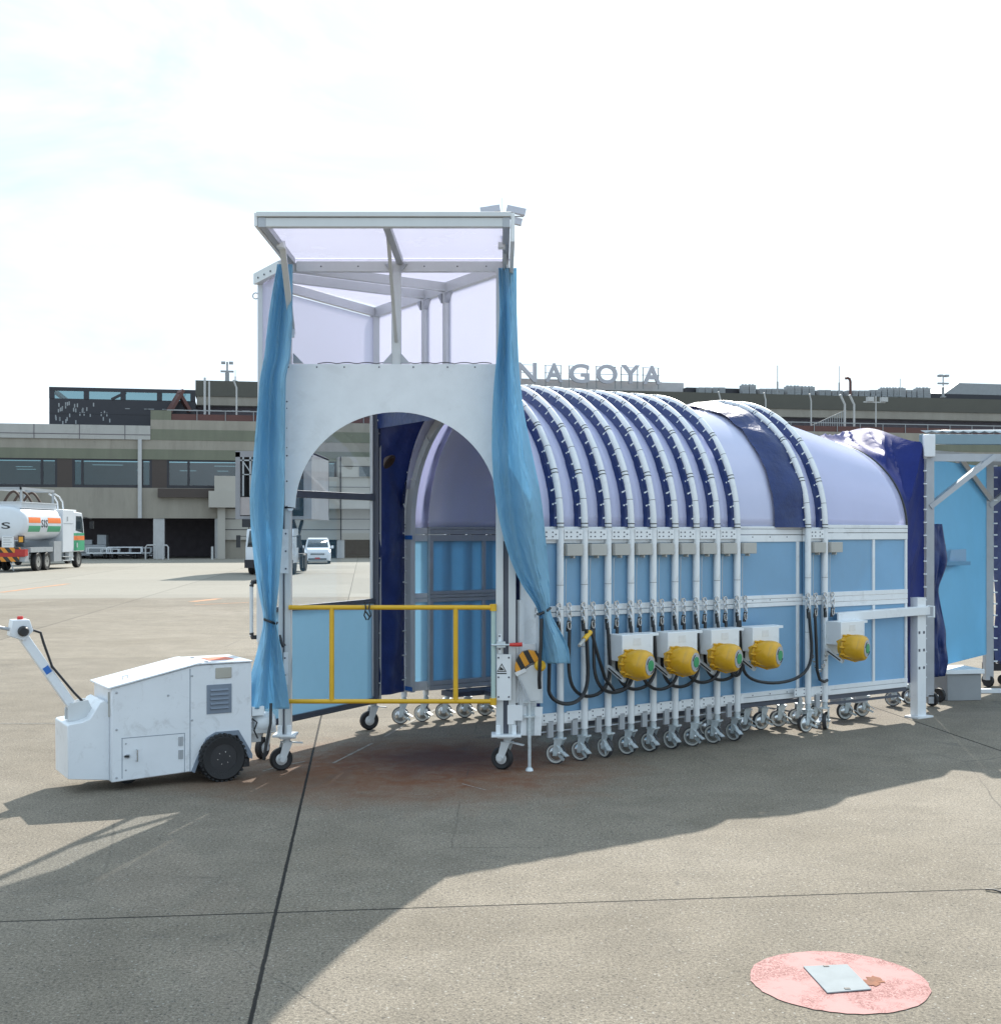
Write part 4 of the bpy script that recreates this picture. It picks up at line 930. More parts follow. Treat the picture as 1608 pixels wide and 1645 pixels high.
wallsheet('window_pane', .03, LWB-.05, 1.395, 2.435, 'glass', .006); wallsheet('window_pane', .03, LWB-.05, 2.505, 3.53, 'glass', .006)
wallsheet('upper_wall_panel', .03, LWB-.05, 3.59, ZR-.12, 'milkwall', .01)
# wing L-W
k = MB(); k.prism([zat(pL+V((-.06, .05, 0)), 3.25), zat(pW, 3.25), zat(pW, ZR-.1), zat(pL+V((-.06, .05, 0)), ZR-.1)], (.008, .005, 0)); k.build('wing_panel', 'milkwall', **PB)
k = MB(); k.prism([zat(pL+V((-.06, .05, 0)), .5), zat(pW, .5), zat(pW, 3.2), zat(pL+V((-.06, .05, 0)), 3.2)], (.008, .005, 0)); k.build('wing_panel', 'glass', **PB)
k = MB(); k.beam(zat(pL+V((-.05, 0, 0)), ZR-.05), zat(pW+V((-.05, 0, 0)), ZR-.05), .05, .10); k.k = 1
for f in (.3, .55, .8): q = zat(pL+V((-.05, 0, 0)), ZR-.06).lerp(zat(pW+V((-.05, 0, 0)), ZR-.06), f); k.lathe([(.01, 0), (.008, .008)], q+V((-.02, -.015, 0)), (-.85, -.5, 0), 6)
k.build('wing_beam', ['offwhite', 'darkframe'], **PB)
p = P(411, 475, 11.55); k = MB(); k.tube([p+V((.028*math.cos(6.283*i/14), 0, .028*math.sin(6.283*i/14))) for i in range(14)], .006, 6, True); k.beam(p+V((.028, 0, 0)), p+V((.06, 0, 0)), .01, .01); k.build('rope_ring', 'greyframe', **PB)
x0, z1 = px2(416, 487, 11.6); x1, z0 = px2(420, 553, 11.6); k = MB(); k.bb(x0, x1+.02, 11.55, 11.62, z0, z1); k.build('side_plate', 'whiteplate', **PB)
k = MB(); a, b = P(404, 937, 11.45), P(404, 1022, 11.45); k.tube([a, b], .017, 10); k.k = 1
k.tube([a+V((.07, .05, .012)), a+V((.01, 0, .012)), a+V((0, 0, -.03))], .022, 8); k.tube([b+V((0, 0, .03)), b+V((.01, 0, -.012)), b+V((.07, .05, -.012))], .022, 8); k.k = 0
k.bb(a.x+.05, a.x+.11, 11.44, 11.52, b.z-.05, a.z+.02); k.build('grab_handle', ['offwhite', 'blackplastic'], **PB)
# back wall R-B above the tunnel
dRB = (pB-pR).normalized(); LRB = (pB-pR).length
def rb(t, z): return zat(pR+dRB*t, z)
ts = [.40*LRB, .565*LRB]
for t in ts: k = MB(); k.beam(rb(t, 3.52), rb(t, ZR-.1), .07, .07, dRB); k.build('wall_post', 'offwhite', bevel=.003, **PB)
edges = [.05]+ts+[LRB-.06]
for a, b in zip(edges[:-1], edges[1:]):
    k = MB(); k.prism([rb(a+.04, 3.52), rb(b-.04, 3.52), rb(b-.04, ZR-.12), rb(a+.04, ZR-.12)], V((-dRB.y, dRB.x, 0))*-.01); k.build('upper_wall_panel', 'milkwall', **PB)
k = MB(); k.beam(rb(0, 3.5), rb(LRB, 3.5), .06, .07); k.build('door_header', 'offwhite', **PB)
k = MB(); k.prism([rb(.02, 3.46), rb(LRB-.02, 3.46), rb(LRB-.02, 3.2), rb(.02, 3.2)], V((-dRB.y, dRB.x, 0))*-.006); k.build('header_fabric', 'navy', **PB)
# roof
AXn = V((AX.x, AX.y, 0))
k = MB()
k.beam(zat(pW, ZR-.06), zat(pB, ZR-.06), .05, .09); k.beam(zat(pB, ZR-.06), zat(pR, ZR-.06), .055, .10)
for t in ts:
    q = rb(t, ZR-.06); s = t
    # run the rafter back along the tunnel axis to the front or the wing edge
    best = None
    for (a, b) in ((pR, pL), (pL, pW)):
        e = b-a; den = AX.x*e.y-AX.y*e.x; w = a-q; sc_ = (w.x*e.y-w.y*e.x)/den; uu = (w.x*AX.y-w.y*AX.x)/den
        if -0.02 <= uu <= 1.02: best = q+AX*sc_
    if best is not None: k.beam(q, zat(best, ZR-.06), .05, .085)
k.build_each('roof_rafter', 'offwhite', bevel=.002, **PB)
k = MB(); k.prism([zat(p, ZR) for p in (pL+V((-.04, -.02, 0)), pR+V((.05, -.02, 0)), pB+V((.04, .05, 0)), pW+V((-.05, .02, 0)))], (0, 0, .012)); k.build('roof_panel', 'roofpoly', **PB)
# brackets where posts meet beams
k = MB()
for t in ts:
    q = rb(t, ZR-.12)
    for s_ in (-1, 1): k.prism([q+dRB*s_*.035, q+dRB*s_*.11, q+dRB*s_*.035+V((0, 0, -.09))], V((AX.x, AX.y, 0))*-.05)
for px in (637,):
    q = P(px, 425, 10.99)
    for s_ in (-1, 1): k.prism([q+V((s_*.035, 0, 0)), q+V((s_*.10, 0, 0)), q+V((s_*.035, 0, -.08))], (0, -.04, 0))
    q = P(px, 584, 10.99)
    for s_ in (-1, 1): k.prism([q+V((s_*.04, 0, 0)), q+V((s_*.12, 0, 0)), q+V((s_*.04, 0, .09))], (0, -.04, 0))
q = P(472, 584, 10.99); k.prism([q, q+V((.09, 0, 0)), q+V((0, 0, .09))], (0, -.04, 0))
k.build_each('corner_bracket', 'greyframe', **PB)
# front beam, middle post
k = MB(); k.bb(-1.80, .02, 10.97, 11.03, ZR-.10, ZR-.01); k.k = 1
for f in (.12, .3, .45, .62, .78, .92): k.lathe([(.008, 0), (.006, .006)], (-1.80+1.82*f, 10.97, ZR-.055), (0, -1, 0), 6)
k.build('front_beam', ['offwhite', 'darkframe'], bevel=.002, **PB)
k = MB(); xm = P(637, 500, 11).x; k.bb(xm-.042, xm+.042, 10.965, 11.035, 3.55, ZR-.10); k.build('middle_post', 'offwhite', bevel=.003, **PB)
# canopy
FY = 9.6; xl_, xr_ = -1.865, .075
can = MB(); can.bb(xl_, xr_, FY-.03, FY+.03, 4.45, 4.522); can.bb(xl_-.01, xr_+.005, FY-.05, FY+.05, 4.525, 4.562)
cn = can.build('canopy', 'offwhite', bevel=.004, **PB)
k = MB()
for xx in (xl_+.03, -.885, xr_-.03): k.bb(xx-.028, xx+.028, FY+.03, 10.965, 4.46, 4.515)
k.bb(xl_, xl_+.06, FY-.034, FY+.02, 4.446, 4.5235); k.bb(xr_-.06, xr_, FY-.034, FY+.02, 4.446, 4.5235)
k.build_each('canopy_rib', 'greyframe', parent=cn, world=True, bevel=.003)
k = MB(); k.bb(xl_, -.89, FY+.03, 10.98, 4.517, 4.523); k.bb(-.88, xr_, FY+.03, 10.98, 4.517, 4.523); k.build_each('canopy_sheet', 'roofpoly', parent=cn, world=True)
k = MB(); k.bb(xr_+.005, xr_+.035, FY-.02, 11.0, 4.34, 4.56); k.bb(xl_-.03, xl_-.005, FY-.02, 11.0, 4.46, 4.56); k.build_each('side_fascia', 'white', parent=cn, world=True)
k = MB()
k.beam(P(453, 388, 10.25), P(470, 535, 10.99), .03, .05, (1, 0, 0)); k.beam(P(809, 372, 10.2), P(812, 445, 10.97), .018, .03, (1, 0, 0)); k.beam(P(623, 372, 10.15), P(636.5, 548, 10.95), .022, .03, (1, 0, 0))
k.build_each('canopy_strut', 'offwhite', parent=cn, world=True)
k = MB()
for px in (452, 806): q = P(px, 386, 10.25); k.bb(q.x-.03, q.x+.03, 10.2, 10.3, 4.44, 4.48)
q = P(470, 533, 10.955); k.bb(q.x-.04, q.x+.02, 10.935, 10.955, q.z-.05, q.z+.05); k.build_each('strut_clip', 'whiteplate', parent=cn, world=True)
# arch panel
k = MB(); Y0, Y1 = 10.938, 10.952
xo0, zt_ = px2(458, 585); xo1, _ = px2(803, 585); zsill = px2(460, 821)[1]; xc = px2(637, 700)[0]; ra = .888; zc = 2.31; zap = px2(637, 662)[1]; rz_ = zap-zc
N = 48; inner = [(xc+ra*math.cos(math.pi-math.pi*i/N), zc+rz_*math.sin(math.pi*i/N)) for i in range(N+1)]
xa0 = px2(473, 820)[0]; xa1 = px2(800.5, 820)[0]
top = [(xo0+(xo1-xo0)*i/N, zt_) for i in range(N+1)]
vs = []; fs = []
for Y in (Y0, Y1):
    vs += [(x, Y, z) for x, z in inner]+[(x, Y, z) for x, z in top]+[(xo0, Y, zc), (xo0, Y, zsill+.04), (xo0+.04, Y, zsill), (xa0-.02, Y, zsill), (xa0, Y, zsill+.03), (xo1, Y, zc), (xo1, Y, zsill), (xo1-.01, Y, zsill)]
S = 2*(N+1)+8
def idx(s, i): return s*S+i
I = lambda i: i; T = lambda i: (N+1)+i; E0 = 2*(N+1)
for s in (0, 1):
    for i in range(N): fs.append([idx(s, q) for q in (I(i), I(i+1), T(i+1), T(i))])
    fs.append([idx(s, q) for q in (T(0), E0, I(0))]); fs.append([idx(s, q) for q in (T(N), I(N), E0+5)])
    fs.append([idx(s, q) for q in (E0, E0+1, E0+2, E0+3, E0+4, I(0))]); fs.append([idx(s, q) for q in (I(N), E0+7, E0+6, E0+5)])
for i in range(N): fs.append([idx(0, I(i)), idx(0, I(i+1)), idx(1, I(i+1)), idx(1, I(i))]); fs.append([idx(0, T(i)), idx(0, T(i+1)), idx(1, T(i+1)), idx(1, T(i))])
rim = [T(0), E0, E0+1, E0+2, E0+3, E0+4, I(0)]
for a, b in zip(rim[:-1], rim[1:]): fs.append([idx(0, a), idx(0, b), idx(1, b), idx(1, a)])
k.add(vs, fs); ap = k.build('arch_panel', 'whiteplate', **PB)
k = MB()
for px in (463, 509, 553, 609, 664, 719, 763): x, z = px2(px, 589.5, Y0); k.lathe([(.008, 0), (.006, .006)], (x, Y0, z), (0, -1, 0), 6)
for py in (645, 656, 688, 719, 732, 773, 814): x, z = px2(461, py, Y0); k.lathe([(.008, 0), (.006, .006)], (x, Y0, z), (0, -1, 0), 6)
k.build_each('screw', 'darkframe', parent=ap, world=True)
x0, z1 = px2(456, 650, Y0); x1, z0 = px2(466, 724, Y0); k = MB(); k.bb(x0, x1, Y0-.006, Y0-.001, z0, z1); k.build('splice_plate', 'whiteplate', parent=ap, world=True)
k = MB(); k.tube([V((px2(510+i*5, 584-2.5*math.sin(i*.7)**2, 10.96)[0], 10.97, px2(510, 584-2.2*abs(math.sin(i*.5)), 10.96)[1])) for i in range(57)], .004, 5); k.build('top_cable', 'blackplastic', parent=ap, world=True)
# yellow gate
k = MB(); yg = 10.93
x0 = px2(464, 975, yg)[0]; x1 = px2(796, 975, yg)[0]; zt_, zb_ = px2(600, 976, yg)[1], px2(600, 1127, yg)[1]
k.tube([(x0, yg, zt_), (x1, yg, zt_)], .021, 12); k.tube([(x0, yg, zb_), (x1, yg, zb_)], .020, 12)
for px in (533, 732): x = px2(px, 1000, yg)[0]; k.tube([(x, yg, zb_), (x, yg, zt_)], .022, 12)
for z in (zt_, zb_): k.lathe([(.03, -.03), (.03, .03)], (x1-.02, yg, z), (0, 0, 1), 10)
gt = k.build('gate', 'yellow', **PB)
k = MB(); x = px2(792.5, 1000, yg)[0]; k.tube([(x, yg, zb_+.03), (x, yg, zt_-.03)], .02, 10); k.build('hinge_tube', 'palegreen', parent=gt, world=True)
k = MB(); p = P(590, 985, 10.90)
for d in (-.02, .025): k.tube([p+V((d, 0, .10)), p+V((d*.6, 0, .04)), p+V((d*1.3, -.01, -.02)), p+V((d*.3, 0, -.06))], .007, 6)
k.beam(p+V((-.02, 0, .02)), p+V((.02, 0, -.03)), .016, .012); k.build('latch_strap', 'blackplastic', parent=gt, world=True)
# toggle clamp with red grip
k = MB(); a, b, c = P(789, 1036.5, 10.9), P(824, 1036, 10.9), P(839, 1035.5, 10.9)
k.tube([a, b], .009, 8); k.bb(P(798, 0, 10.9).x, P(812, 0, 10.9).x, 10.90, 10.95, a.z-.022, a.z+.03); k.k = 1; k.tube([b+V((-.03, 0, 0)), b, c], [.014, .017, .019], 10); k.build('toggle_clamp', ['steel', 'red'], **PB)
# brackets at the right column foot
k = MB()
def ppoly(pts, Y, th=.012): k.prism([P(px, py, Y) for px, py in pts], (0, th, 0))
ppoly([(823, 1036), (861, 1034), (861, 1130), (823, 1130)], 11.02)
ppoly([(815, 1133), (840, 1133), (840, 1158), (826, 1158), (826, 1164), (815, 1164)], 10.96)
ppoly([(838, 1135), (846, 1135), (846, 1182), (836, 1182)], 10.98); ppoly([(859, 1136), (872, 1136), (869, 1182), (858, 1182)], 10.98)
ppoly([(861, 990), (872, 990), (872, 1130), (861, 1130)], 11.04)
k.build_each('side_bracket', 'white', bevel=.002, **PB)
k = MB(); ppoly([(842, 1135), (862, 1135), (861, 1182), (841, 1182)], 11.0); k.build('jack_channel', 'steel', **PB)
k = MB(); a, b = P(850.5, 1100, 10.95), P(850.5, 1224, 10.95); k.tube([a, V((b.x, b.y, .03))], .015, 10); k.lathe([(.035, 0), (.032, .015), (.02, .03)], (b.x, b.y, .0), (0, 0, 1), 12); k.bb(a.x-.03, a.x+.05, 10.93, 10.99, 0.72, .735); k.bb(a.x-.05, a.x+.05, 10.93, 10.99, .47, .485); k.bb(a.x-.05, a.x+.05, 10.93, 10.99, .60, .612); k.build('floor_jack', 'steel', **PB)
# striped reel guard
M['hazard'] = None
def hazard(name, ca, cb, sc_=34, ang=45):
    m = bpy.data.materials.new(name); m.use_nodes = True; nt = m.node_tree; L = nt.links; b = nt.nodes['Principled BSDF']
    tcn = _n(nt, 'ShaderNodeTexCoord'); mpn = _n(nt, 'ShaderNodeMapping'); mpn.inputs['Rotation'].default_value = (0, R(ang), 0); L.new(tcn.outputs['Object'], mpn.inputs[0])
    sp = _n(nt, 'ShaderNodeSeparateXYZ'); L.new(mpn.outputs[0], sp.inputs[0])
    ml = _n(nt, 'ShaderNodeMath', operation='MULTIPLY'); ml.inputs[1].default_value = sc_; L.new(sp.outputs[0], ml.inputs[0])
    fr = _n(nt, 'ShaderNodeMath', operation='FRACT'); L.new(ml.outputs[0], fr.inputs[0]); gt_ = _n(nt, 'ShaderNodeMath', operation='GREATER_THAN'); gt_.inputs[1].default_value = .5; L.new(fr.outputs[0], gt_.inputs[0])
    mxn = _n(nt, 'ShaderNodeMix', data_type='RGBA'); L.new(gt_.outputs[0], mxn.inputs[0]); mxn.inputs[6].default_value = (*ca, 1); mxn.inputs[7].default_value = (*cb, 1); L.new(mxn.outputs[2], b.inputs['Base Color']); b.inputs['Roughness'].default_value = .5
    return m
M['hazard'] = hazard('hazard_stripes', (.02, .02, .02), (.70, .30, .02), 11, 28)
k = MB(); pts = [(827, 1080), (827.5, 1068), (832, 1056), (839, 1048), (850, 1045), (862, 1047), (868, 1056), (866, 1063), (852, 1066), (831, 1081)]
k.prism([P(px, py, 10.90) for px, py in pts], (0, .09, 0)); rg = k.build('reel_guard', 'hazard', bevel=.006, **PB)
k = MB(); k.prism([P(px, py, 10.893) for px, py in ((827, 1081), (843, 1074), (846, 1079), (830, 1087))], (0, .02, 0)); k.build('label_plate', 'label', parent=rg, world=True)
k = MB(); k.prism([P(px, py, 10.91) for px, py in ((831, 1086), (853, 1069), (866, 1065), (868, 1090), (868, 1125), (852, 1127))], (0, .05, 0)); k.build('reel_arm', 'offwhite', parent=rg, world=True)
k = MB(); k.beam(P(833, 1088, 10.895), P(851, 1128, 10.895), .012, .02, (0, 1, 0)); k.build('reel_arm_edge', 'greyframe', parent=rg, world=True)
k = MB(); k.lathe([(.035, 0), (.05, .02), (.05, .05), (.03, .07)], P(866, 1069, 10.89), (.2, -1, 0), 14); k.build('yellow_cap', 'yellow', parent=rg, world=True)
# bellows between the portal's back wall and the first hoop
NBU = 70
def bel(u, v):
    zlow = .36; tot = 2*(ZS-zlow)+math.pi*1.4; s = u*tot
    def ringpt(r, y, low):
        hs = ZS-low
        if s < ZS-zlow: return V((r, y, low+hs*s/(ZS-zlow)))
        if s > tot-(ZS-zlow): return V((-r, y, low+hs*(tot-s)/(ZS-zlow)))
        a = (s-(ZS-zlow))/1.4; return arc(r, a, y)
    a = ringpt(1.405, 0, .36); a.y = .0-.21*max(0, (a.x+.9)/2.3); b = ringpt(1.27, -.47, .36)
    if b.z > ZS:
        ca, sa = b.x/1.27, (b.z-ZS)/1.27; b.x = 1.27*math.copysign(abs(ca)**.22, ca); b.z = ZS+1.34*abs(sa)**.22
    b.y = -.50-.05*b.x
    # squarer at the portal side
    p = a.lerp(b, v); n = noise.noise(V((u*34, v*1.5, 3.)))*.035+noise.noise(V((u*9, v*2.2, 8.)))*.05
    bulge = math.sin(math.pi*v)*(.06+n); c = V((0, p.y, min(p.z, ZS))); d = (p-c); d.y = 0
    if d.length > 0: p = p - d.normalized()*bulge
    return tl(p.x, p.y, p.z)
k = MB(); k.grid(bel, NBU*2, 10); bl = k.build('bellows', 'navy', recalc=False, **PB)
k = MB()
for i in range(30):
    u = (i+.5)/30
    for v, s_ in ((.04, 1), (.96, -1)):
        p = bel(u, v); q = bel(u, v+.12*s_); d = (q-p).normalized(); k.beam(p-d*.02+V((0, -.02, 0)), p+d*.035+V((0, -.02, 0)), .010, .012)
k.build('lacing', 'whiteplate', parent=bl, world=True)
M['rustbrown'] = pm('brown_cap', (.05, .028, .02), .7, var=.3)
k = MB(); p = P(626, 742, 13.0); k.lathe([(.03, -.06), (.075, -.02), (.085, .0), (.07, .01), (.03, -.02)], p, (.75, -.35, -.55), 16); k.build('brown_horn', 'rustbrown', parent=bl, world=True)

# ------------------------------------------------------------ curtains
def cr(vals, t):
    """piecewise smooth interpolation of rows (key first)"""
    for a, b in zip(vals[:-1], vals[1:]):
        if a[0] <= t <= b[0]:
            f = (t-a[0])/(b[0]-a[0]); f = f*f*(3-2*f) if False else f
            return [x+(y-x)*f for x, y in zip(a[1:], b[1:])]
    return list(vals[-1][1:])
def curtain(rows, Yd, nf, seed, amp, nu=110, nv=240):
    k = MB(); y0, y1 = rows[0][0], rows[-1][0]
    ks = [r[0] for r in rows]
    def sm(t):
        # average neighbours for soft outlines
        acc = [0, 0, 0]
        for d, w in ((-14, .2), (-7, .2), (0, .2), (7, .2), (14, .2)):
            c = cr(rows, min(max(t+d, y0), y1)); acc = [a+w*b for a, b in zip(acc, c)]
        return acc
    def fn(u, v):
        py = y0+(y1-y0)*v; xl, xr, am = sm(py)
        ph = seed+.9*math.sin(v*4+seed)
        w = math.sin(2*math.pi*nf*u+ph); w2 = math.sin(2*math.pi*nf*2.3*u+ph*1.7+2*v)
        nn = noise.noise(V((u*2, v*5, seed)))
        uu = u+.035*math.sin(2*math.pi*nf*u+ph+1.2)*(1 if 0 < u < 1 else 0)
        px = xl+(xr-xl)*min(max(uu, 0), 1)
        cr1 = (1-abs(noise.noise(V((u*5+seed, v*13-u*4, seed+3)))))**6; cr2 = (1-abs(noise.noise(V((u*9-seed, v*26+u*9, seed+11)))))**7; fin = math.sin(2*math.pi*(nf*5.3*u+.6*math.sin(v*7+seed)))*(1.25-min(am, 1.1))
        Y = Yd(py)-amp*am*(.85*w+.07*w2+.45*nn)-.014*cr1-.008*cr2-.012*fin
        return P(px, py, Y)
    k.grid(fn, nu, nv); return k
rowsL = [(424, 446, 470, .5), (470, 437, 470, .7), (520, 430, 470, .9), (580, 424, 466, 1), (600, 418, 459, 1), (700, 410, 458, 1.1), (800, 401, 457, 1.1), (850, 403, 454, 1.1), (900, 408, 451, 1), (950, 415, 447, .9), (985, 423, 443, .7), (996, 425, 441, .6), (1010, 422, 445, .7), (1040, 415, 451, .9), (1080, 404, 457, 1), (1110, 397, 462, 1.1), (1139, 390, 465, 1.1)]
cu = curtain(rowsL, lambda py: 10.80, 1.15, .6, .115)
loc = (-1.98, 10.84, P(0, 1139, 10.84).z)
cl_ = tag(cu.build('curtain', 'skyblue', loc=loc, world=True, recalc=False, ang=180, solid=.004), 'light blue curtain tied back on the left column, its flared tail over the tug', 'curtain')
k = MB(); p = P(433, 996, 10.79); k.tube([p+V((-.055, .06, .012)), p+V((-.03, -.05, .004)), p+V((.02, -.06, -.012)), p+V((.055, .0, -.035)), p+V((.05, .08, -.03))], .012, 6)
k.tube([p+V((.09, .0, -.13)), p+V((.105, -.02, -.19)), p+V((.13, -.02, -.23))], [.008, .014, .022], 7)
iv = V(loc); k.v = [v-iv for v in k.v]; k.build('tie_strap', 'blackplastic', cl_)
rowsR = [(430, 801, 830, .5), (500, 803, 830, .8), (560, 800, 832, 1), (600, 795, 834, 1), (660, 791, 841, 1.1), (720, 790, 853, 1.1), (780, 793, 866, 1.1), (820, 799, 872, 1.05), (860, 808, 876, 1), (900, 820, 880, .9), (940, 838, 883, .8), (970, 860, 884, .6), (984, 867, 882, .5), (995, 866, 888, .6), (1010, 866, 898, .8), (1035, 867, 911, 1), (1052, 868, 917, 1), (1066, 872, 915, 1)]
cu = curtain(rowsR, lambda py: 10.79+.09*max(0, (py-860)/205), 1.2, 3.1, .115)
loc = (.2, 10.88, P(0, 1066, 10.9).z)
cr_ = tag(cu.build('curtain', 'skyblue', loc=loc, world=True, recalc=False, ang=180, solid=.004), 'light blue curtain pulled aside and knotted beside the first hoop, short tail', 'curtain')
k = MB(); p = P(875, 984, 10.85); k.tube([p+V((-.06, .05, -.02)), p+V((-.04, -.05, -.01)), p+V((.02, -.055, .02)), p+V((.05, .02, .035))], .012, 6)
k.tube([p+V((-.03, -.06, -.05)), p+V((-.035, -.075, -.25)), p+V((-.045, -.07, -.42)), p+V((-.05, -.05, -.58)), p+V((-.045, -.02, -.66))], .017, 7)
iv = V(loc); k.v = [v-iv for v in k.v]; k.build('tie_strap', 'blackplastic', cr_)
# ------------------------------------------------------------ battery tug
TGA = R(31); tD = V((math.cos(TGA), math.sin(TGA), 0)); tN = V((math.sin(TGA), -math.cos(TGA), 0))
# local frame: x forward towards the portal, y away from the camera; origin at the near front corner
tug = thing('battery_tug', 'white pedestrian battery tug with angled tiller, coupled to the portal', 'tug', (-3.14, 10.05, 0), TGA)
TW = .60; TLn = 1.18
def side(pts, y0, y1): 
    k = MB(); k.prism([(x, y0, z) for x, z in pts], (0, y1-y0, 0)); return k
prof = [(0, .075), (.66, .10), (.70, .20), (.78, .36), (.86, .40), (1.06, .40), (1.165, .22), (1.18, .26), (1.18, .985), (.70, .985), (0, .835)]
side(prof, 0, TW).build('body', 'tugwhite', tug, bevel=.008)
arch_ = [(.655, .10), (.70, .215), (.785, .375), (.86, .415), (1.06, .415), (1.165, .235), (1.182, .20), (1.182, .16), (1.15, .17), (1.05, .375), (.865, .375), (.80, .345), (.725, .205), (.68, .09)]
side(arch_, -.012, .02).build('wheel_arch_trim', 'louvre', tug)
k = MB(); k.bb(.70, 1.17, .03, .25, .09, .43); k.build('wheel_well', 'blackplastic', tug)
# hood with overhanging lip
k = MB(); hp = [(-.03, .832), (.70, .992), (.70, 1.004), (-.03, .846)]
k.prism([(x, -.018, z) for x, z in hp], (0, TW+.036, 0)); k.prism([(x, -.012, z) for x, z in ((.712, .990), (1.185, .990), (1.185, 1.002), (.712, 1.002))], (0, TW+.024, 0))
k.prism([(x, -.016, z) for x, z in ((.66, .985), (.70, 1.004), (.74, 1.006), (.72, .99))], (0, TW+.032, 0))
hd = k.build('hood', 'tugwhite', tug, bevel=.003)
MB().bb(.86, 1.08, .17, .40, 1.0025, 1.006).build('warning_label', 'orange', hd)
k = MB(); k.tube([(.14, .2, .865), (.14, .2, .905), (.18, .2, .915), (.18, .2, .875)], .006, 6); k.build('handle', 'chrome', hd)
k = MB()
for (x, y) in ((.80, .06), (.80, .45)): k.lathe([(.018, 0), (.015, .01)], (x, y, 1.002), (0, 0, 1), 10)
k.build('catch', 'greyframe', hd)
# nose
npf = [(-.325, .125), (0, .085), (0, .70), (-.04, .735), (-.075, .72), (-.155, .595), (-.22, .572), (-.315, .562), (-.33, .55)]
side(npf, .06, TW-.06).build('nose', 'tugwhite', tug, bevel=.006)
k = MB(); k.bb(-.012, 0, .055, .075, .60, .80); k.build('beige_strip', 'beigebox', tug)
k = MB(); k.bb(.02, .035, .0-.004, .0, .09, .82) if False else None
for (x, z) in ((.04, .80), (.04, .50), (.04, .11), (.46, .50+.25), (.66, .90), (.66, .53)): k.lathe([(.010, -.001), (.010, .004), (.006, .006)], (x, 0, z), (0, -1, 0), 8)
for (x, z) in ((.115, .38), (.115, .165)): k.lathe([(.008, -.001), (.007, .004)], (x, 0, z), (0, -1, 0), 8)
k.build_each('screw', 'greyframe', parent=tug)
k = MB(); k.bb(.641, .647, -.0015, .002, .10, .96); k.bb(.08, .60, -.0015, .002, .424, .429); k.bb(.082, .087, -.0015, .002, .10, .424); k.bb(.595, .599, -.0015, .002, .10, .424); k.build('panel_seam', 'louvre', tug)
k = MB(); k.tube([(.20, 0, .325), (.20, -.03, .325), (.20, -.03, .235), (.20, 0, .235)], .0065, 6); k.build('door_handle', 'chrome', tug)
k = MB(); k.lathe([(.018, 0), (.018, .012), (.010, .014)], (.13, 0, .28), (0, -1, 0), 12); k.k = 1; k.bb(.10, .135, -.022, -.012, .272, .288); k.build('door_lock', ['greyframe', 'blackplastic'], tug)
k = MB()
for z in (.325, .215): k.bb(.545, .585, -.005, 0, z, z+.075); k.bb(.562, .568, -.008, -.005, z, z+.075)
k.build_each('hinge', 'greyframe', parent=tug)
k = MB(); k.bb(.785, 1.0, -.008, 0, .57, .815); lv = k.build('louvre_panel', 'louvre', tug, bevel=.002)
k = MB()
for i in range(5): k.prism([(.815, -.010, .605+.038*i), (.815, -.022, .612+.038*i), (.815, -.010, .628+.038*i)], (.155, 0, 0))
k.build('slat_or_glint', 'louvre', lv)
MB().bb(.86, 1.0, -.010, 0, .865, .955).build('beige_cover', 'beigeplate', tug, bevel=.006)
# wheels
M['rimblack'] = pm('black_rim_paint', (.030, .030, .034), .4, var=.2)
def tugwheel(y, s_):
    k = MB(); r = .2; c = (.912, y, r)
    k.lathe([(r*.58, -.06), (r*.88, -.068), (r*.96, -.05), (r*.985, -.03), (r*.985, .03), (r*.96, .05), (r*.88, .068), (r*.58, .06)], c, (0, 1, 0), 40, True)
    for i in range(30):
        a = 6.283*i/30
        for q in (-1, 1):
            aa = a+(.1 if q > 0 else 0); ct = V((math.cos(aa), 0, math.sin(aa))); p = V(c)+ct*r*.975+V((0, .034*q, 0)); t_ = V((-math.sin(aa), 0, math.cos(aa)))
            k.beam(p-V((0, .03, 0))-t_*.004*q, p+V((0, .03, 0))+t_*.004*q, .022, .016, ct)
    w = k.build('wheel', 'black', tug)
    k = MB(); k.lathe([(r*.60, -.055), (r*.56, -.05), (r*.52, -.02), (r*.30, -.03), (r*.28, -.045), (.02, -.047)] if s_ < 0 else [(r*.6, .05), (r*.5, .02), (.02, .03)], c, (0, 1, 0), 28); k.build('rim', 'rimblack', w)
    k = MB()
    for i in range(6): a = 6.283*i/6+.2; k.lathe([(.009, 0), (.006, .012)], V(c)+V((.042*math.cos(a)*1.25, -.045 if s_ < 0 else .03, .042*math.sin(a)*1.25)), (0, s_, 0), 6)
    k.build('wheel_nut', 'chrome', w)
tugwheel(-.005, -1); tugwheel(TW+.005, 1)
k = MB(); k.lathe([(.09, -.03), (.09, .03)], (.2, TW/2, .09), (0, 1, 0), 20); k.build('steer_wheel', 'black', tug)
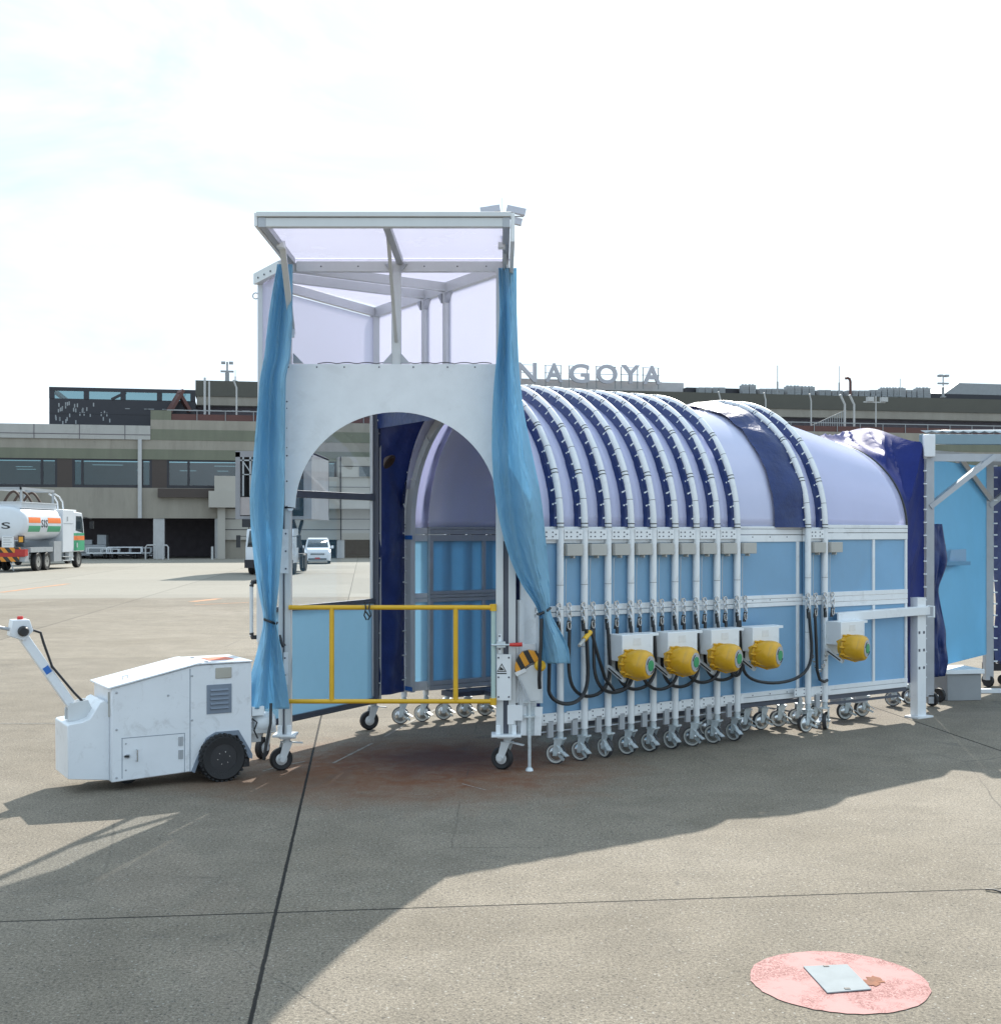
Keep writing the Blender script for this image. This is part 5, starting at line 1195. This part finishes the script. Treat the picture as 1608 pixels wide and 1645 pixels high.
# tiller
yc = TW/2-.05
k = MB(); p0 = V((-.20, yc, .60)); p1 = V((-.665, yc, 1.315))
k.beam(p0, p1, .075, .085, (0, 1, 0)); k.prism([(p1.x+.03, yc-.07, p1.z-.08), (p1.x+.10, yc-.07, p1.z+.00), (p1.x+.07, yc-.07, p1.z+.09), (p1.x-.06, yc-.07, p1.z+.09), (p1.x-.08, yc-.07, p1.z-.04)], (0, .14, 0))
tl_ = k.build('tiller', 'tugwhite', tug, bevel=.008)
k = MB(); k.prism([(-.30, yc-.06, .57), (-.13, yc-.06, .565), (-.11, yc-.06, .66), (-.14, yc-.06, .735), (-.28, yc-.06, .715), (-.30, yc-.06, .66)], (0, .012, 0)); k.prism([(-.30, yc+.055, .57), (-.13, yc+.055, .565), (-.11, yc+.055, .66), (-.14, yc+.055, .735), (-.28, yc+.055, .715), (-.30, yc+.055, .66)], (0, .012, 0)); k.build_each('tiller_bracket', 'offwhite', parent=tug, bevel=.003)
k = MB(); k.lathe([(.034, -.005), (.042, .0), (.042, .03), (.030, .045)], (p1.x+.02, yc-.07, p1.z+.0), (0, -1, 0), 14); k.build('control_knob', 'blackplastic', tl_)
k = MB(); k.lathe([(.022, 0), (.026, .012), (.020, .025)], (p1.x+.01, yc, p1.z+.09), (0, 0, 1), 12); k.build('stop_button', 'red', tl_)
k = MB(); k.tube([(p1.x-.06, yc, p1.z+.01), (p1.x-.16, yc, p1.z+.035), (p1.x-.19, yc-.02, p1.z+.04), (p1.x-.19, yc-.24, p1.z+.04)], .014, 8); k.tube([(p1.x-.19, yc-.02, p1.z+.04), (p1.x-.19, yc+.24, p1.z+.04)], .014, 8); k.build('handlebar', 'greyframe', tl_)
k = MB(); k.tube([(p1.x+.08, yc-.02, p1.z+.01), (p1.x+.16, yc-.03, p1.z-.02), (p1.x+.18, yc-.04, p1.z-.10), (-.42, yc-.045, 1.02), (-.25, yc-.045, .80), (-.09, yc-.05, .62)], .011, 7); k.lathe([(.018, 0), (.018, .04)], (p1.x+.06, yc-.02, p1.z+.01), (1, 0, 0), 8); k.build('tiller_cable', 'blackplastic', tl_)
k = MB(); c = p0.lerp(p1, .55); dd = (p1-p0).normalized(); k.beam(c-dd*.03+V((0, -.0445, 0)), c+dd*.03+V((0, -.0445, 0)), .002, .05, (1, 0, 1)); k.build('blue_sticker', 'bluelabel', tl_)
# coupling to the portal
k = MB(); k.bb(1.18, 1.30, .10, .40, .28, .46); k.bb(1.18, 1.42, .05, .12, .36, .40); k.k = 1; k.lathe([(.075, 0), (.095, .03), (.095, .17), (.06, .19)], (1.24, .14, .44), (1, -.15, 0), 16); k.bb(1.19, 1.30, .02, .22, .52, .60); k.k = 2; k.tube([(1.19, .02, .5), (1.22, -.02, .47), (1.20, .0, .4), (1.23, -.01, .33)], .008, 6); k.tube([(1.36, .02, .62), (1.345, -.01, .45), (1.30, -.02, .26), (1.28, -.02, .14)], .014, 7)
k.build('coupling', ['offwhite', 'whiteplate', 'blackplastic'], tug, bevel=.003)

# ------------------------------------------------------------ fuel tanker
tk = thing('fuel_tanker', 'white fuel tanker lorry with orange and green tank stripes, seen from behind', 'tanker truck', (-26.25, 65.5, 0))
M['lorrywhite'] = pm('lorry_white', (.66, .69, .73), .35, var=.05, vs=1)
M['lorrygrey'] = pm('lorry_grey', (.34, .36, .38), .5, var=.1)
M['stripeorange'] = pm('stripe_orange', (.80, .20, .05), .45, var=.05); M['stripegreen'] = pm('stripe_green', (.06, .34, .18), .45, var=.05)
M['lorryred'] = pm('lorry_red', (.42, .03, .025), .45, var=.1)
HWT = 1.25; tzc = 2.58
def tank_sec(y, sx=1., sz=1.): return [V((HWT*sx*math.copysign(abs(math.cos(a))**.72, math.cos(a)), y, tzc+.93*sz*math.copysign(abs(math.sin(a))**.8, math.sin(a)))) for a in [2*math.pi*i/36 for i in range(36)]]
def loft(k, secs):
    n = len(secs[0]); k.add([p for s_ in secs for p in s_], [(i*n+j, i*n+(j+1) % n, (i+1)*n+(j+1) % n, (i+1)*n+j) for i in range(len(secs)-1) for j in range(n)]+[tuple(range(n)), tuple((len(secs)-1)*n+j for j in range(n))])
k = MB(); loft(k, [tank_sec(-.05, .80, .80), tank_sec(.02, .90, .90), tank_sec(.25, .99, .99), tank_sec(.35), tank_sec(5.4), tank_sec(5.55, .9, .9)]); tank = k.build('tank', 'lorrywhite', tk)
def stripe(y0, y1, za, zb, mat):
    k = MB(); n = 8
    def q(z): 
        s_ = min(1, abs((z-tzc)/.93)); sa = s_**(1/.8); ca = math.sqrt(max(0, 1-sa*sa)); return HWT*ca**.72
    k.grid(lambda u, v: V((q(za+(zb-za)*v)+.006, y0+(y1-y0)*u, za+(zb-za)*v)), 6, n); k.build('stripe', mat, tank)
for a, b in ((.5, 2.2), (3.3, 5.3)): stripe(a, b, 2.60, 2.90, 'stripeorange'); stripe(a, b, 2.12, 2.44, 'stripegreen')
for ch, y in (('S', 2.32), ('I', 2.74), ('S', 2.94)):
    text_mesh('tank_mark', ch, 'blackplastic', .28 if ch == 'S' else .07, .42, .012, tank, Matrix.Translation((HWT+.004, y, 2.36)) @ Matrix.Rotation(R(90), 4, 'Z') @ Matrix.Rotation(R(90), 4, 'X'))
text_mesh('tank_letter', 'S', 'blackplastic', .46, .34, .012, tank, Matrix.Translation((.02, -.058, 2.28)) @ Matrix.Rotation(R(90), 4, 'X'), bold=.01)
k = MB(); k.bb(-.9, .95, .3, 5.4, tzc+.80, tzc+1.10); k.bb(-.98, 1.02, .2, 5.5, tzc+1.10, tzc+1.14); k.build('walkway', 'lorrywhite', tank)
k = MB(); 
for y in (.6, 5.3):
    for x in (-.8, .8): k.bb(x-.05, x+.05, y-.05, y+.05, tzc+1.14, tzc+1.9)
for x in (-.8, .8): k.bb(x-.06, x+.06, .55, 5.35, tzc+1.78, tzc+1.92)
k.bb(-.8, .8, .55, .65, tzc+1.78, tzc+1.92); k.bb(-.8, .8, 5.25, 5.35, tzc+1.78, tzc+1.92); k.build('guard_rail', 'lorrygrey', tk)
k = MB(); 
for y in (1.6, 2.9, 4.2):
    k.tube([(-.5+1.0*i/10, y, tzc+1.14+.58*math.sin(math.pi*i/10)) for i in range(11)], .07, 7)
k.build_each('hose_loop', 'rustbrown', parent=tk)
k = MB()
for x in (.55, .85): k.tube([(x, 5.4, tzc+1.7), (x+.1, 5.9, tzc+1.55), (x+.15, 6.3, tzc+1.25), (x+.15, 6.4, tzc+.8)], .045, 7)
k.build('vent_tube', 'lorrywhite', tk)
MB().bb(-1.25, 1.25, 5.62, 7.45, .95, 3.40).build('pump_cabinet', 'lorrywhite', tk, bevel=.03)
k = MB(); k.bb(1.25, 1.265, 6.3, 6.45, 2.75, 3.0); k.bb(1.25, 1.262, 5.75, 7.3, 2.60, 2.62); k.build('cabinet_vent', 'lorrygrey', tk)
k = MB(); k.bb(-.9, .9, .1, 9.3, .72, .95); k.bb(-1.2, 1.2, .9, 4.2, 1.02, 1.28); k.bb(-1.22, 1.22, -.02, .55, .55, 1.05); k.bb(.95, 1.22, 4.3, 5.5, .45, 1.6); k.bb(-1.22, -.95, 4.3, 5.5, .45, 1.6); k.build('chassis', 'lorrygrey', tk)
k = MB(); k.bb(1.0, 1.24, 5.7, 7.5, .45, .50); k.bb(1.0, 1.24, 5.7, 7.5, .68, .72); k.bb(.95, 1.2, 6.8, 7.5, .5, .95); k.build('side_guard', 'offwhite', tk)
k = MB(); k.prism([(1.22, y, z) for y, z in ((7.5, .95), (9.35, .95), (9.45, 1.7), (9.25, 2.6), (9.0, 3.25), (7.5, 3.32))], (-2.44, 0, 0)); cab_ = k.build('cab', 'lorrywhite', tk, bevel=.05)
k = MB(); k.prism([(1.226, y, z) for y, z in ((7.85, 2.2), (9.2, 2.05), (9.05, 2.75), (8.85, 3.05), (7.9, 3.05))], (-.004, 0, 0)); k.build('side_window', 'darkglass', cab_)
k = MB(); k.bb(1.221, 1.232, 7.52, 9.38, 1.02, 1.62); k.bb(1.221, 1.231, 7.52, 9.32, 1.90, 2.05); k.build('green_band', 'stripegreen', cab_)
MB().bb(1.221, 1.233, 7.52, 9.36, 1.63, 1.88).build('orange_band', 'stripeorange', cab_)
text_mesh('cab_mark', '1', 'label', .16, .28, .01, cab_, Matrix.Translation((1.236, 8.0, 1.2)) @ Matrix.Rotation(R(90), 4, 'Z') @ Matrix.Rotation(R(90), 4, 'X'))
k = MB(); k.beam((1.22, 9.2, 3.0), (1.62, 9.5, 2.9), .05, .05); k.bb(1.5, 1.75, 9.45, 9.55, 2.3, 2.75); k.build('mirror', 'blackplastic', cab_)
for y in (2.0, 3.3, 8.45):
    for sx in (1, -1):
        k = MB(); k.lathe([(.30, -.14), (.47, -.14), (.5, -.08), (.5, .10), (.47, .15), (.30, .13)], (sx*1.07, y, .5), (sx, 0, 0), 26, True); w = k.build('wheel', 'black', tk)
        k = MB(); k.lathe([(.33, .13), (.30, .08), (.2, .05), (.12, .12), (.05, .13)], (sx*1.07, y, .5), (sx, 0, 0), 20); k.build('rim', 'chrome', w)
M['hazard2'] = hazard('rear_chevrons', (.75, .28, .03), (.04, .035, .03), 2.6, 40)
k = MB(); k.bb(-1.15, 1.0, -.09, -.03, 1.02, 1.30); k.bb(-1.15, .95, -.09, -.03, .55, .80); k.build('chevron_board', 'hazard2', tk)
k = MB(); k.bb(-.6, 1.25, -.08, .0, .80, 1.02); k.bb(.75, 1.28, -.12, .3, .85, 1.2); k.build('rear_lamp_panel', 'lorryred', tk)
k = MB(); k.bb(.05, .68, -.10, -.05, 1.30, 1.88); k.build('number_board', 'label', tk)
k = MB()
for i, z in enumerate((1.80, 1.68, 1.56, 1.42)): k.bb(.12, .60-(.1 if i % 2 else 0), -.104, -.10, z, z+.025)
k.build('board_lines', 'tfar', tk)
k = MB(); k.bb(.88, 1.2, -.04, .05, 1.52, 1.92); k.k = 1; k.bb(.93, 1.15, -.06, -.04, 1.58, 1.86); k.build('warning_lamp', ['blackplastic', 'hazy'], tk)
k = MB(); k.tube([(.5, -.05, .5), (.62, -.1, .25), (.66, -.05, .06)], .03, 6); k.build('earth_chain', 'lorrygrey', tk)
# white vehicle roof further behind on the left
vb = thing('white_truck', 'white box body of a parked truck just showing behind the tanker', 'truck', (-29.6, 78, 0))
MB().bb(-1.2, 1.0, 0, 6, .9, 3.6).build('body', 'lorrywhite', vb, bevel=.05)
k = MB(); k.bb(-1.18, .8, -.02, .0, 3.6-1.5, 3.6-.55); k.build('rear_window', 'darkglass', vb)
for y in (1.0, 4.8):
    for x in (-1.0, .8): MB().lathe([(.42, -.12), (.45, 0), (.42, .12)], (x, y, .45), (1, 0, 0), 18).build('wheel', 'black', vb)

# ------------------------------------------------------------ van
vn = thing('white_van', 'white people carrier parked facing out before the terminal bays', 'van', (-12.05, 82, 0), R(8))
def vansec(y, hw, zb, zm, zt_, hwt): return [V((hw, y, zb)), V((hw*1.02, y, (zb+zm)/2)), V((hw, y, zm)), V((hwt, y, zt_-.12)), V((hwt*.88, y, zt_)), V((-hwt*.88, y, zt_)), V((-hwt, y, zt_-.12)), V((-hw, y, zm)), V((-hw*1.02, y, (zb+zm)/2)), V((-hw, y, zb))]
k = MB(); loft(k, [vansec(0, .72, .25, .6, .78, .66), vansec(.12, .82, .2, .75, .95, .74), vansec(.9, .87, .2, .95, 1.05, .80), vansec(1.0, .87, .2, .98, 1.1, .80), vansec(1.7, .87, .2, 1.0, 1.66, .72), vansec(2.4, .87, .2, 1.0, 1.72, .72), vansec(4.4, .86, .25, 1.0, 1.66, .70), vansec(4.6, .8, .3, .95, 1.5, .66)])
vo = k.build('body', 'lorrywhite', vn, ang=18)
k = MB(); k.add([(-.70, .985, 1.10), (.70, .985, 1.10), (.62, 1.60, 1.60), (-.62, 1.60, 1.60)], [(0, 1, 2, 3)]); k.build('windscreen', 'darkglass', vn, solid=.01)
k = MB(); k.bb(-.45, .45, -.02, .01, .60, .70); k.bb(-.6, .6, -.02, .02, .28, .38); k.k = 1
for z in (.62, .655): k.bb(-.42, .42, -.03, -.01, z, z+.012)
k.build('grille', ['darkglass', 'chrome'], vn)
for sx in (-1, 1):
    MB().prism([(sx*.48, -.02, .62), (sx*.78, .08, .66), (sx*.80, .1, .78), (sx*.5, .0, .72)], (0, .03, 0)).build('headlight', 'chrome', vn)
    k = MB(); k.bb(min(sx*.88, sx*1.06), max(sx*.88, sx*1.06), 1.2, 1.3, 1.02, 1.2); k.build('mirror', 'lorrywhite', vn, bevel=.03)
    for y in (.85, 3.7): MB().lathe([(.28, -.1), (.32, -.08), (.32, .08), (.28, .1)], (sx*.76, y, .32), (1, 0, 0), 20).build('wheel', 'black', vn)
MB().bb(-.16, .16, -.035, -.02, .33, .43).build('number_plate', 'lorryred', vn)

# ------------------------------------------------------------ high-lift truck behind the left curtain
hl = thing('highlift_truck', 'catering lift truck with raised grey body, half hidden behind the left curtain', 'lift truck', (-11.35, 61.0, 0))
M['liftgrey'] = pm('lift_body_grey', (.26, .26, .28), .5, var=.12, vs=1)
M['liftpink'] = pm('lift_pale_panel', (.40, .36, .36), .6, var=.1)
k = MB(); k.bb(-1.85, -1.62, 1.0, 1.3, 2.9, 6.1); k.bb(1.55, 1.95, 1.0, 1.3, 2.9, 6.1); k.bb(-1.85, 1.95, 1.0, 1.3, 5.85, 6.15); k.bb(-1.85, -1.75, 1.3, 7.2, 2.9, 6.1); k.bb(1.85, 1.95, 1.3, 7.2, 2.9, 6.1); k.bb(-1.85, 1.95, 1.3, 7.2, 6.0, 6.12); k.bb(-1.85, 1.95, 7.1, 7.2, 2.9, 6.1); k.bb(-1.85, 1.95, 1.0, 7.2, 2.75, 2.9)
lb = k.build('lift_body', 'liftgrey', hl)
k = MB(); k.bb(-1.5, -1.42, .98, 1.05, 3.9, 5.85); k.bb(-1.15, -1.05, .98, 1.05, 3.9, 5.85); k.bb(-1.62, -.9, .98, 1.04, 5.65, 5.72); k.bb(-1.5, -1.05, .98, 1.04, 4.95, 5.0); k.beam((-1.45, 1.0, 5.6), (-1.1, 1.0, 5.1), .05, .05); k.build('door_post', 'lorrygrey', lb)
k = MB(); k.bb(-1.62, -.8, 1.05, 1.1, 2.95, 3.85); k.build('pale_panel', 'liftpink', lb)
k = MB(); k.bb(-.8, 1.5, 1.5, 1.6, 4.2, 5.4); k.bb(-.6, 1.4, .4, 1.0, 3.2, 4.0); k.build('front_platform', 'tdarkmetal', lb)
k = MB(); k.bb(-1.5, -.9, .9, 1.6, 2.35, 2.75); k.bb(-1.2, .8, 2.5, 2.7, 1.0, 1.15); k.bb(-1.2, .8, 5.5, 5.7, 1.0, 1.15); k.beam((-1.1, 2.6, 1.1), (-1.1, 5.6, 2.7), .15, .15); k.beam((.75, 2.6, 2.7), (.75, 5.6, 1.1), .15, .15); k.beam((-1.1, 2.6, 2.7), (-1.1, 5.6, 1.1), .15, .15); k.beam((.75, 2.6, 1.1), (.75, 5.6, 2.7), .15, .15); k.build('lift_scissor', 'tdarkmetal', hl)
k = MB(); k.prism([(-1.15, y, z) for y, z in ((0, .55), (0, 1.35), (.35, 2.25), (1.9, 2.3), (1.9, .55))], (2.3, 0, 0)); cb = k.build('cab', 'lorrywhite', hl, bevel=.05)
k = MB(); k.add([(-1.05, -.005, 1.38), (1.05, -.005, 1.38), (1.0, .31, 2.18), (-1.0, .31, 2.18)], [(0, 1, 2, 3)]); k.build('windscreen', 'darkglass', cb, solid=.01)
k = MB(); k.bb(-1.17, 1.17, -.12, .1, .35, .75); k.build('bumper', 'tdarkmetal', hl)
for sx in (-1, 1):
    k = MB(); k.beam((sx*1.12, .1, 1.9), (sx*1.5, -.05, 1.9), .03, .03); k.bb(min(sx*1.38, sx*1.58), max(sx*1.38, sx*1.58), -.1, 0, 1.35, 1.95); k.bb(min(sx*1.28, sx*1.42), max(sx*1.28, sx*1.42), 1.5, 1.7, .3, 1.0); k.build('mirror', 'blackplastic', cb)
    for y in (1.0, 5.8): MB().lathe([(.3, -.14), (.45, -.14), (.48, 0), (.45, .14)], (sx*(1.0 if y < 2 else .78), y, .48), (1, 0, 0), 22).build('wheel', 'black', hl)
k = MB(); k.bb(-1.0, .8, 1.9, 7.0, .65, .95); k.build('chassis', 'tdarkmetal', hl)
k = MB(); k.beam((.95, .4, 2.28), (1.22, .4, 1.0), .14, .14); k.build('white_brace', 'lorrywhite', hl)

# ------------------------------------------------------------ baggage carts in the dark bays
def cart(px, py, w, label, h=.9, mat='offwhite'):
    p = G(px, py); t = thing('baggage_cart', label, 'baggage cart', (p.x, p.y, 0), TA, 'baggage carts in the ground floor bays')
    k = MB(); k.bb(-w/2, w/2, 0, 1.4, .42, .52); k.build('bed', mat, t)
    k = MB(); 
    for x in (-w/2, w/2): k.bb(x-.04, x+.04, 0, .08, .52, h); k.bb(x-.04, x+.04, 1.32, 1.4, .52, h)
    k.bb(-w/2, w/2, 0, .06, h-.06, h); k.bb(-w/2, w/2, 1.34, 1.4, h-.06, h); k.build('end_rail', mat, t)
    for x in (-w/3, w/3):
        for y in (.2, 1.2): MB().lathe([(.2, -.06), (.2, .06)], (x, y, .2), (0, 1, 0) if False else (1, 0, 0), 14).build('wheel', 'black', t)
    k = MB(); k.beam((w/2, .7, .4), (w/2+.8, .7, .25), .06, .06); k.build('tow_bar', mat, t)
cart(158, 898.2, 1.8, 'pale baggage cart parked behind the cab of the tanker'); cart(176, 898.0, 1.3, 'small pale baggage cart, second from the tanker cab', .8)
cart(199, 898.2, 2.6, 'long white flat baggage cart in the middle of the dark bay', .95, 'lorrywhite'); cart(225, 898.0, 1.6, 'grey baggage cart just left of the white column barrier', .9, 'lorrygrey')
k = MB(); p = G(147, 897.5); k.bb(-1.0, 1.1, 0, 2.6, .5, 1.1); k.bb(-.9, .0, .3, 1.2, 1.1, 1.5); k.bb(.4, 1.1, .2, 2.4, 1.1, 1.9); k.bb(-.95, 1.05, .1, 2.5, .22, .5)
t = thing('tow_tractor', 'grey towing tractor standing in the bay behind the tanker cab', 'tow tractor', (p.x, p.y, 0), TA); k.build('body', 'lorrygrey', t, bevel=.04)
for x in (-.8, .9):
    for y in (.4, 2.1): MB().lathe([(.28, -.09), (.32, 0), (.28, .09)], (x, y, .32), (1, 0, 0), 16).build('wheel', 'black', t)
for px0, lb in ((243, 'white hoop barrier guarding the left side of the bay column'), (266, 'white hoop barrier guarding the right side of the bay column')):
    p = G(px0, 899); k = MB(); hwid = .42 if px0 < 250 else .2
    k.tube([(-hwid, 0, 0), (-hwid, 0, .95), (-hwid+.12, 0, 1.1), (hwid-.12, 0, 1.1), (hwid, 0, .95), (hwid, 0, 0)], .06, 7)
    tag(k.build('hoop_barrier', 'tcol', loc=(p.x, p.y, 0), rz=TA), lb, 'barrier', 'hoop barriers at the bay column')
for px0, lb in ((341, 'thin white bollard at the edge of the right dark bay'),):
    p = G(px0, 899); tag(MB().tube([(0, 0, 0), (0, 0, 1.0)], .09, 8).build('bollard', 'tcol', loc=(p.x, p.y, 0)), lb, 'bollard')

# ------------------------------------------------------------ covered walkway at the right edge
q1 = V((5.16, 15.0, 0)); q2 = V((6.60, 16.85, 0)); q3 = q1+V((2.2, .25, 0))
cw = thing('covered_walkway', 'steel framed covered walkway with ribbed roof and pale blue panel at the tunnel end', 'walkway canopy', (5.9, 15.9, 0))
CWK = dict(parent=cw, world=True); HZ = 3.17
M['galvpost'] = pm('pale_grey_post', (.44, .46, .49), .45, metal=.3, var=.1, vs=6)
k = MB(); k.beam(zat(q1, .12), zat(q1, HZ), .10, .10, (0, 1, 0)); k.build('post', 'galvpost', bevel=.004, **CWK)
k = MB(); k.beam(zat(q2, .1), zat(q2, HZ-.02), .11, .11, (0, 1, 0)); k.build('post', 'galvpost', bevel=.004, **CWK)
ex = V((1, .06, 0)).normalized()
M['eaveblue'] = pm('blue_grey_eave', (.22, .32, .38), .45, var=.08)
k = MB(); k.beam(zat(q1, HZ+.05)-ex*.1, zat(q1, HZ+.05)+ex*3.2, .10, .12); k.build('eave_beam', 'eaveblue', bevel=.004, **CWK)
k = MB(); k.bb(q1.x-.10, q1.x+.04, 14.88, 14.94, 3.0, 3.27); k.build('end_cap', 'white', bevel=.01, **CWK)
k = MB(); k.beam(zat(q1, 3.04), zat(q2, 3.10), .05, .10); k.beam(zat(q1, 3.0)+ex*.05, zat(q1, 3.0)+ex*3.0, .04, .09); k.beam(zat(q2, 3.06), zat(q2, 3.06)+ex*2.5, .06, .10); k.beam(zat(q1, 3.02)+ex*1.2, zat(q2, 3.05)+ex*1.0, .04, .06); k.build('roof_frame', 'galvpost', **CWK)
k = MB()
k.beam(zat(q1, 2.40), zat(q1, 3.02)+ex*.80, .06, .13, (0, 1, 0)); k.beam(zat(q2, 2.55), zat(q2, 3.08)-(q2-q1).normalized()*1.35, .06, .12, (0, 1, 0)); k.beam(zat(q2, 2.45), zat(q2, 3.10)+ex*.85, .06, .13, (0, 1, 0)); k.build_each('knee_brace', 'galvpost', **CWK)
k = MB(); n_ = (q2-q1).normalized(); 
k.prism([zat(q1+n_*.07, .45), zat(q2-n_*.07, .45), zat(q2-n_*.07, 2.98), zat(q1+n_*.07, 2.98)], V((n_.y, -n_.x, 0))*-.015); M['walkblue'] = pm('walkway_blue_sheet', (.24, .50, .68), .4, var=.14, vs=1.6, trans=.5, tcol=(.30, .62, .82))
k.build('blue_sheet', 'walkblue', **CWK)
k = MB(); rs_ = 26
def roofpt(u, v):
    s_ = u*3.4-.1; w = abs(((u*rs_) % 1)-.5)*.05
    a = zat(q1, HZ+.13)+ex*s_; b = zat(q2, HZ+.30)+ex*(s_*.9+.6); c = a.lerp(b, v); c.z += w; return c
k.grid(roofpt, rs_*4, 3); M['ribbed'] = pm('ribbed_roof_sheet', (.48, .51, .53), .45, metal=.3, var=.08); k.build('roof', 'ribbed', solid=.006, **CWK)
k = MB()
for z in [.35+.155*i for i in range(18)]:
    k.bb(q1.x-.085, q1.x-.045, 14.93, 14.945, z, z+.016); k.bb(q2.x+.05, q2.x+.10, 16.78, 16.80, z, z+.018)
k.build('lacing', 'whiteplate', **CWK)
def wav(a, b, z0, z1, seed, amp):
    def fn(u, v):
        p = a.lerp(b, u); n = (b-a).normalized(); nn = V((n.y, -n.x, 0)); return zat(p, z0+(z1-z0)*v)+nn*(amp*math.sin(u*14+seed+v*1.3)+amp*noise.noise(V((u*4, v*5, seed))))
    k = MB(); return k.grid(fn, 40, 30)
wav(q2+V((.07, .03, 0)), q2+V((1.9, .9, 0)), .35, 3.0, 2., .05).build('side_fabric', 'navy', recalc=False, **CWK)
k = MB(); k.bb(q1.x-.02, q1.x+.10, 14.95, 15.05, .04, .14); k.build('foot_plate', 'galvpost', **CWK)
for (x, y) in ((q1.x+.04, 15.0), (q1.x+.25, 15.35), (q2.x, q2.y)):
    k = MB(); k.lathe([(.085, -.02), (.09, 0), (.085, .02)], (x, y, .09), (.9, .5, 0), 18); k.build('caster', 'black', **CWK)
# pale panel, ledge and box against the blue sheet
a = P(1505, 905, 15.35); k = MB(); k.beam(a, P(1552, 905, 15.9), .12, .05); k.build('blue_ledge', 'walkblue', **CWK)
k = MB(); k.prism([P(1501, 885, 15.32), P(1552, 882, 15.95), P(1552, 903, 15.93), P(1501, 904, 15.3)], (0, .02, 0)); k.build('notice_panel', 'bluepanel', **CWK)
k = MB()
def crump(u, v):
    p = P(1496, 905, 14.98).lerp(P(1512, 905, 15.12), u); z = 2.2-1.85*v
    return V((p.x+u*(.02+.05*noise.noise(V((1.5, v*6, 1)))+.03*math.sin(v*9)), p.y+.05*noise.noise(V((u*4, v*7, 5))), z))
k.grid(crump, 14, 40); k.build('hanging_fabric', 'navy', recalc=False, solid=.004, **CWK)
bx = P(1540, 1085, 15.6)
t = thing('step_box', 'low grey box with a white top under the blue panel of the walkway', 'box', (bx.x, 15.65, 0), R(10))
k = MB(); k.bb(-.22, .24, -.15, .3, .0, .33); k.build('body', 'tfar', t, bevel=.008); k = MB(); k.bb(-.25, .27, -.18, .33, .334, .39); k.build('top', 'whiteplate', t, bevel=.006)
p = G(1590, 1113); k = MB(); k.bb(-.3, .5, -.04, .05, .0, .05); tag(k.build('white_plank', 'white', loc=(p.x, p.y, .0), rz=R(4)), 'white plank lying on the concrete by the walkway post', 'plank')
# small clutter at the far post
p = G(1596, 1100)
t = thing('wheeled_stand', 'dark wheeled stand with blue and steel fittings at the far walkway post', 'stand', (p.x, p.y, 0))
k = MB(); k.bb(-.12, .10, -.1, .1, .2, .30); k.tube([(0, 0, .25), (0, .02, .8)], .03, 8); k.bb(-.15, .05, -.06, .06, .62, .82); k.build('body', 'tdarkmetal', t)
k = MB(); k.bb(.06, .2, -.12, .08, .30, .60); k.build('blue_bag', 'navy', t)
for x in (-.1, .12): MB().lathe([(.07, -.02), (.07, .02)], (x, -.02, .07), (.8, .6, 0), 16).build('wheel', 'black', t)
k = MB(); k.bb(.22, .9, .1, .5, .05, .65); t2 = thing('brown_crate', 'rust brown crate at the right frame edge beside the walkway post', 'crate', (p.x+.1, p.y-.1, 0)); k.build('body', 'rustbrown', t2, bevel=.01)
k = MB(); k.bb(.20, .92, .08, .10, .30, .36); k.build('batten', 'tfar', t2)
# navy tarp from the end of the tunnel to the walkway frame
k = MB()
def tarp(u, v):
    # u runs from the camera-side foot over the top to the far foot; v from tunnel end to walkway frame
    tot = 2*1.75+math.pi; s = u*tot
    if s < 1.75: a = V((1.40, C1, .40+1.75*s/1.75)); f = s/1.75; b = V((0, 0, .30+2.87*f)); tpos = 0.
    elif s > tot-1.75: f = (tot-s)/1.75; a = V((-1.40, C1, .40+1.75*f)); b = V((2.85, 0, .30+2.87*f)); tpos = 1
    else:
        an = s-1.75; a = arc(1.40, an, C1, 1.06); f = an/math.pi; b = V((2.85*f, 0, 3.19+.25*math.sin(math.pi*min(1, f*1.5))**2*(1-f*.3))); tpos = f
    A = tl(a.x, a.y, a.z); Bp = V((q1.x-.07, q1.y-.04, 0))-RX*b.x+V((0, 0, b.z))
    p = A.lerp(Bp, v); e = math.sin(math.pi*v)
    w1 = u*31+1.6*v+1.2*noise.noise(V((u*5, v*1.5, 2))); w2 = u*53-2.5*v+noise.noise(V((u*6, v*2, 7)))
    top_ = .35+.65*math.sin(math.pi*min(max(tpos, 0), 1))
    n = ((1-abs(math.sin(w1)))**1.6*.15+(1-abs(math.sin(w2)))**2*.07+noise.noise(V((u*4, v*2, 4)))*.08)*top_
    out = V((RX.x*math.cos(min(max(an if 1.75 <= s <= tot-1.75 else (0 if s < 1.75 else math.pi), 0), math.pi)), RX.y*math.cos(min(max(an if 1.75 <= s <= tot-1.75 else (0 if s < 1.75 else math.pi), 0), math.pi)), .8*math.sin(math.pi*min(max(tpos, 0), 1))))
    return p+out*(n-.07)*e
an = 0.
k.grid(tarp, 140, 30)
M['tarp'] = pm('navy_tarpaulin', (.018, .030, .155), .55, var=.15, vs=3, bump=.4, bs=5, spec=.06)
t = tag(k.build('tarpaulin', 'tarp', loc=tl(1.2, C1+.3), rz=TROT, world=True, recalc=False, ang=25), 'shiny creased navy tarpaulin joining the tunnel end to the covered walkway', 'tarpaulin')
bpy.context.view_layer.update()
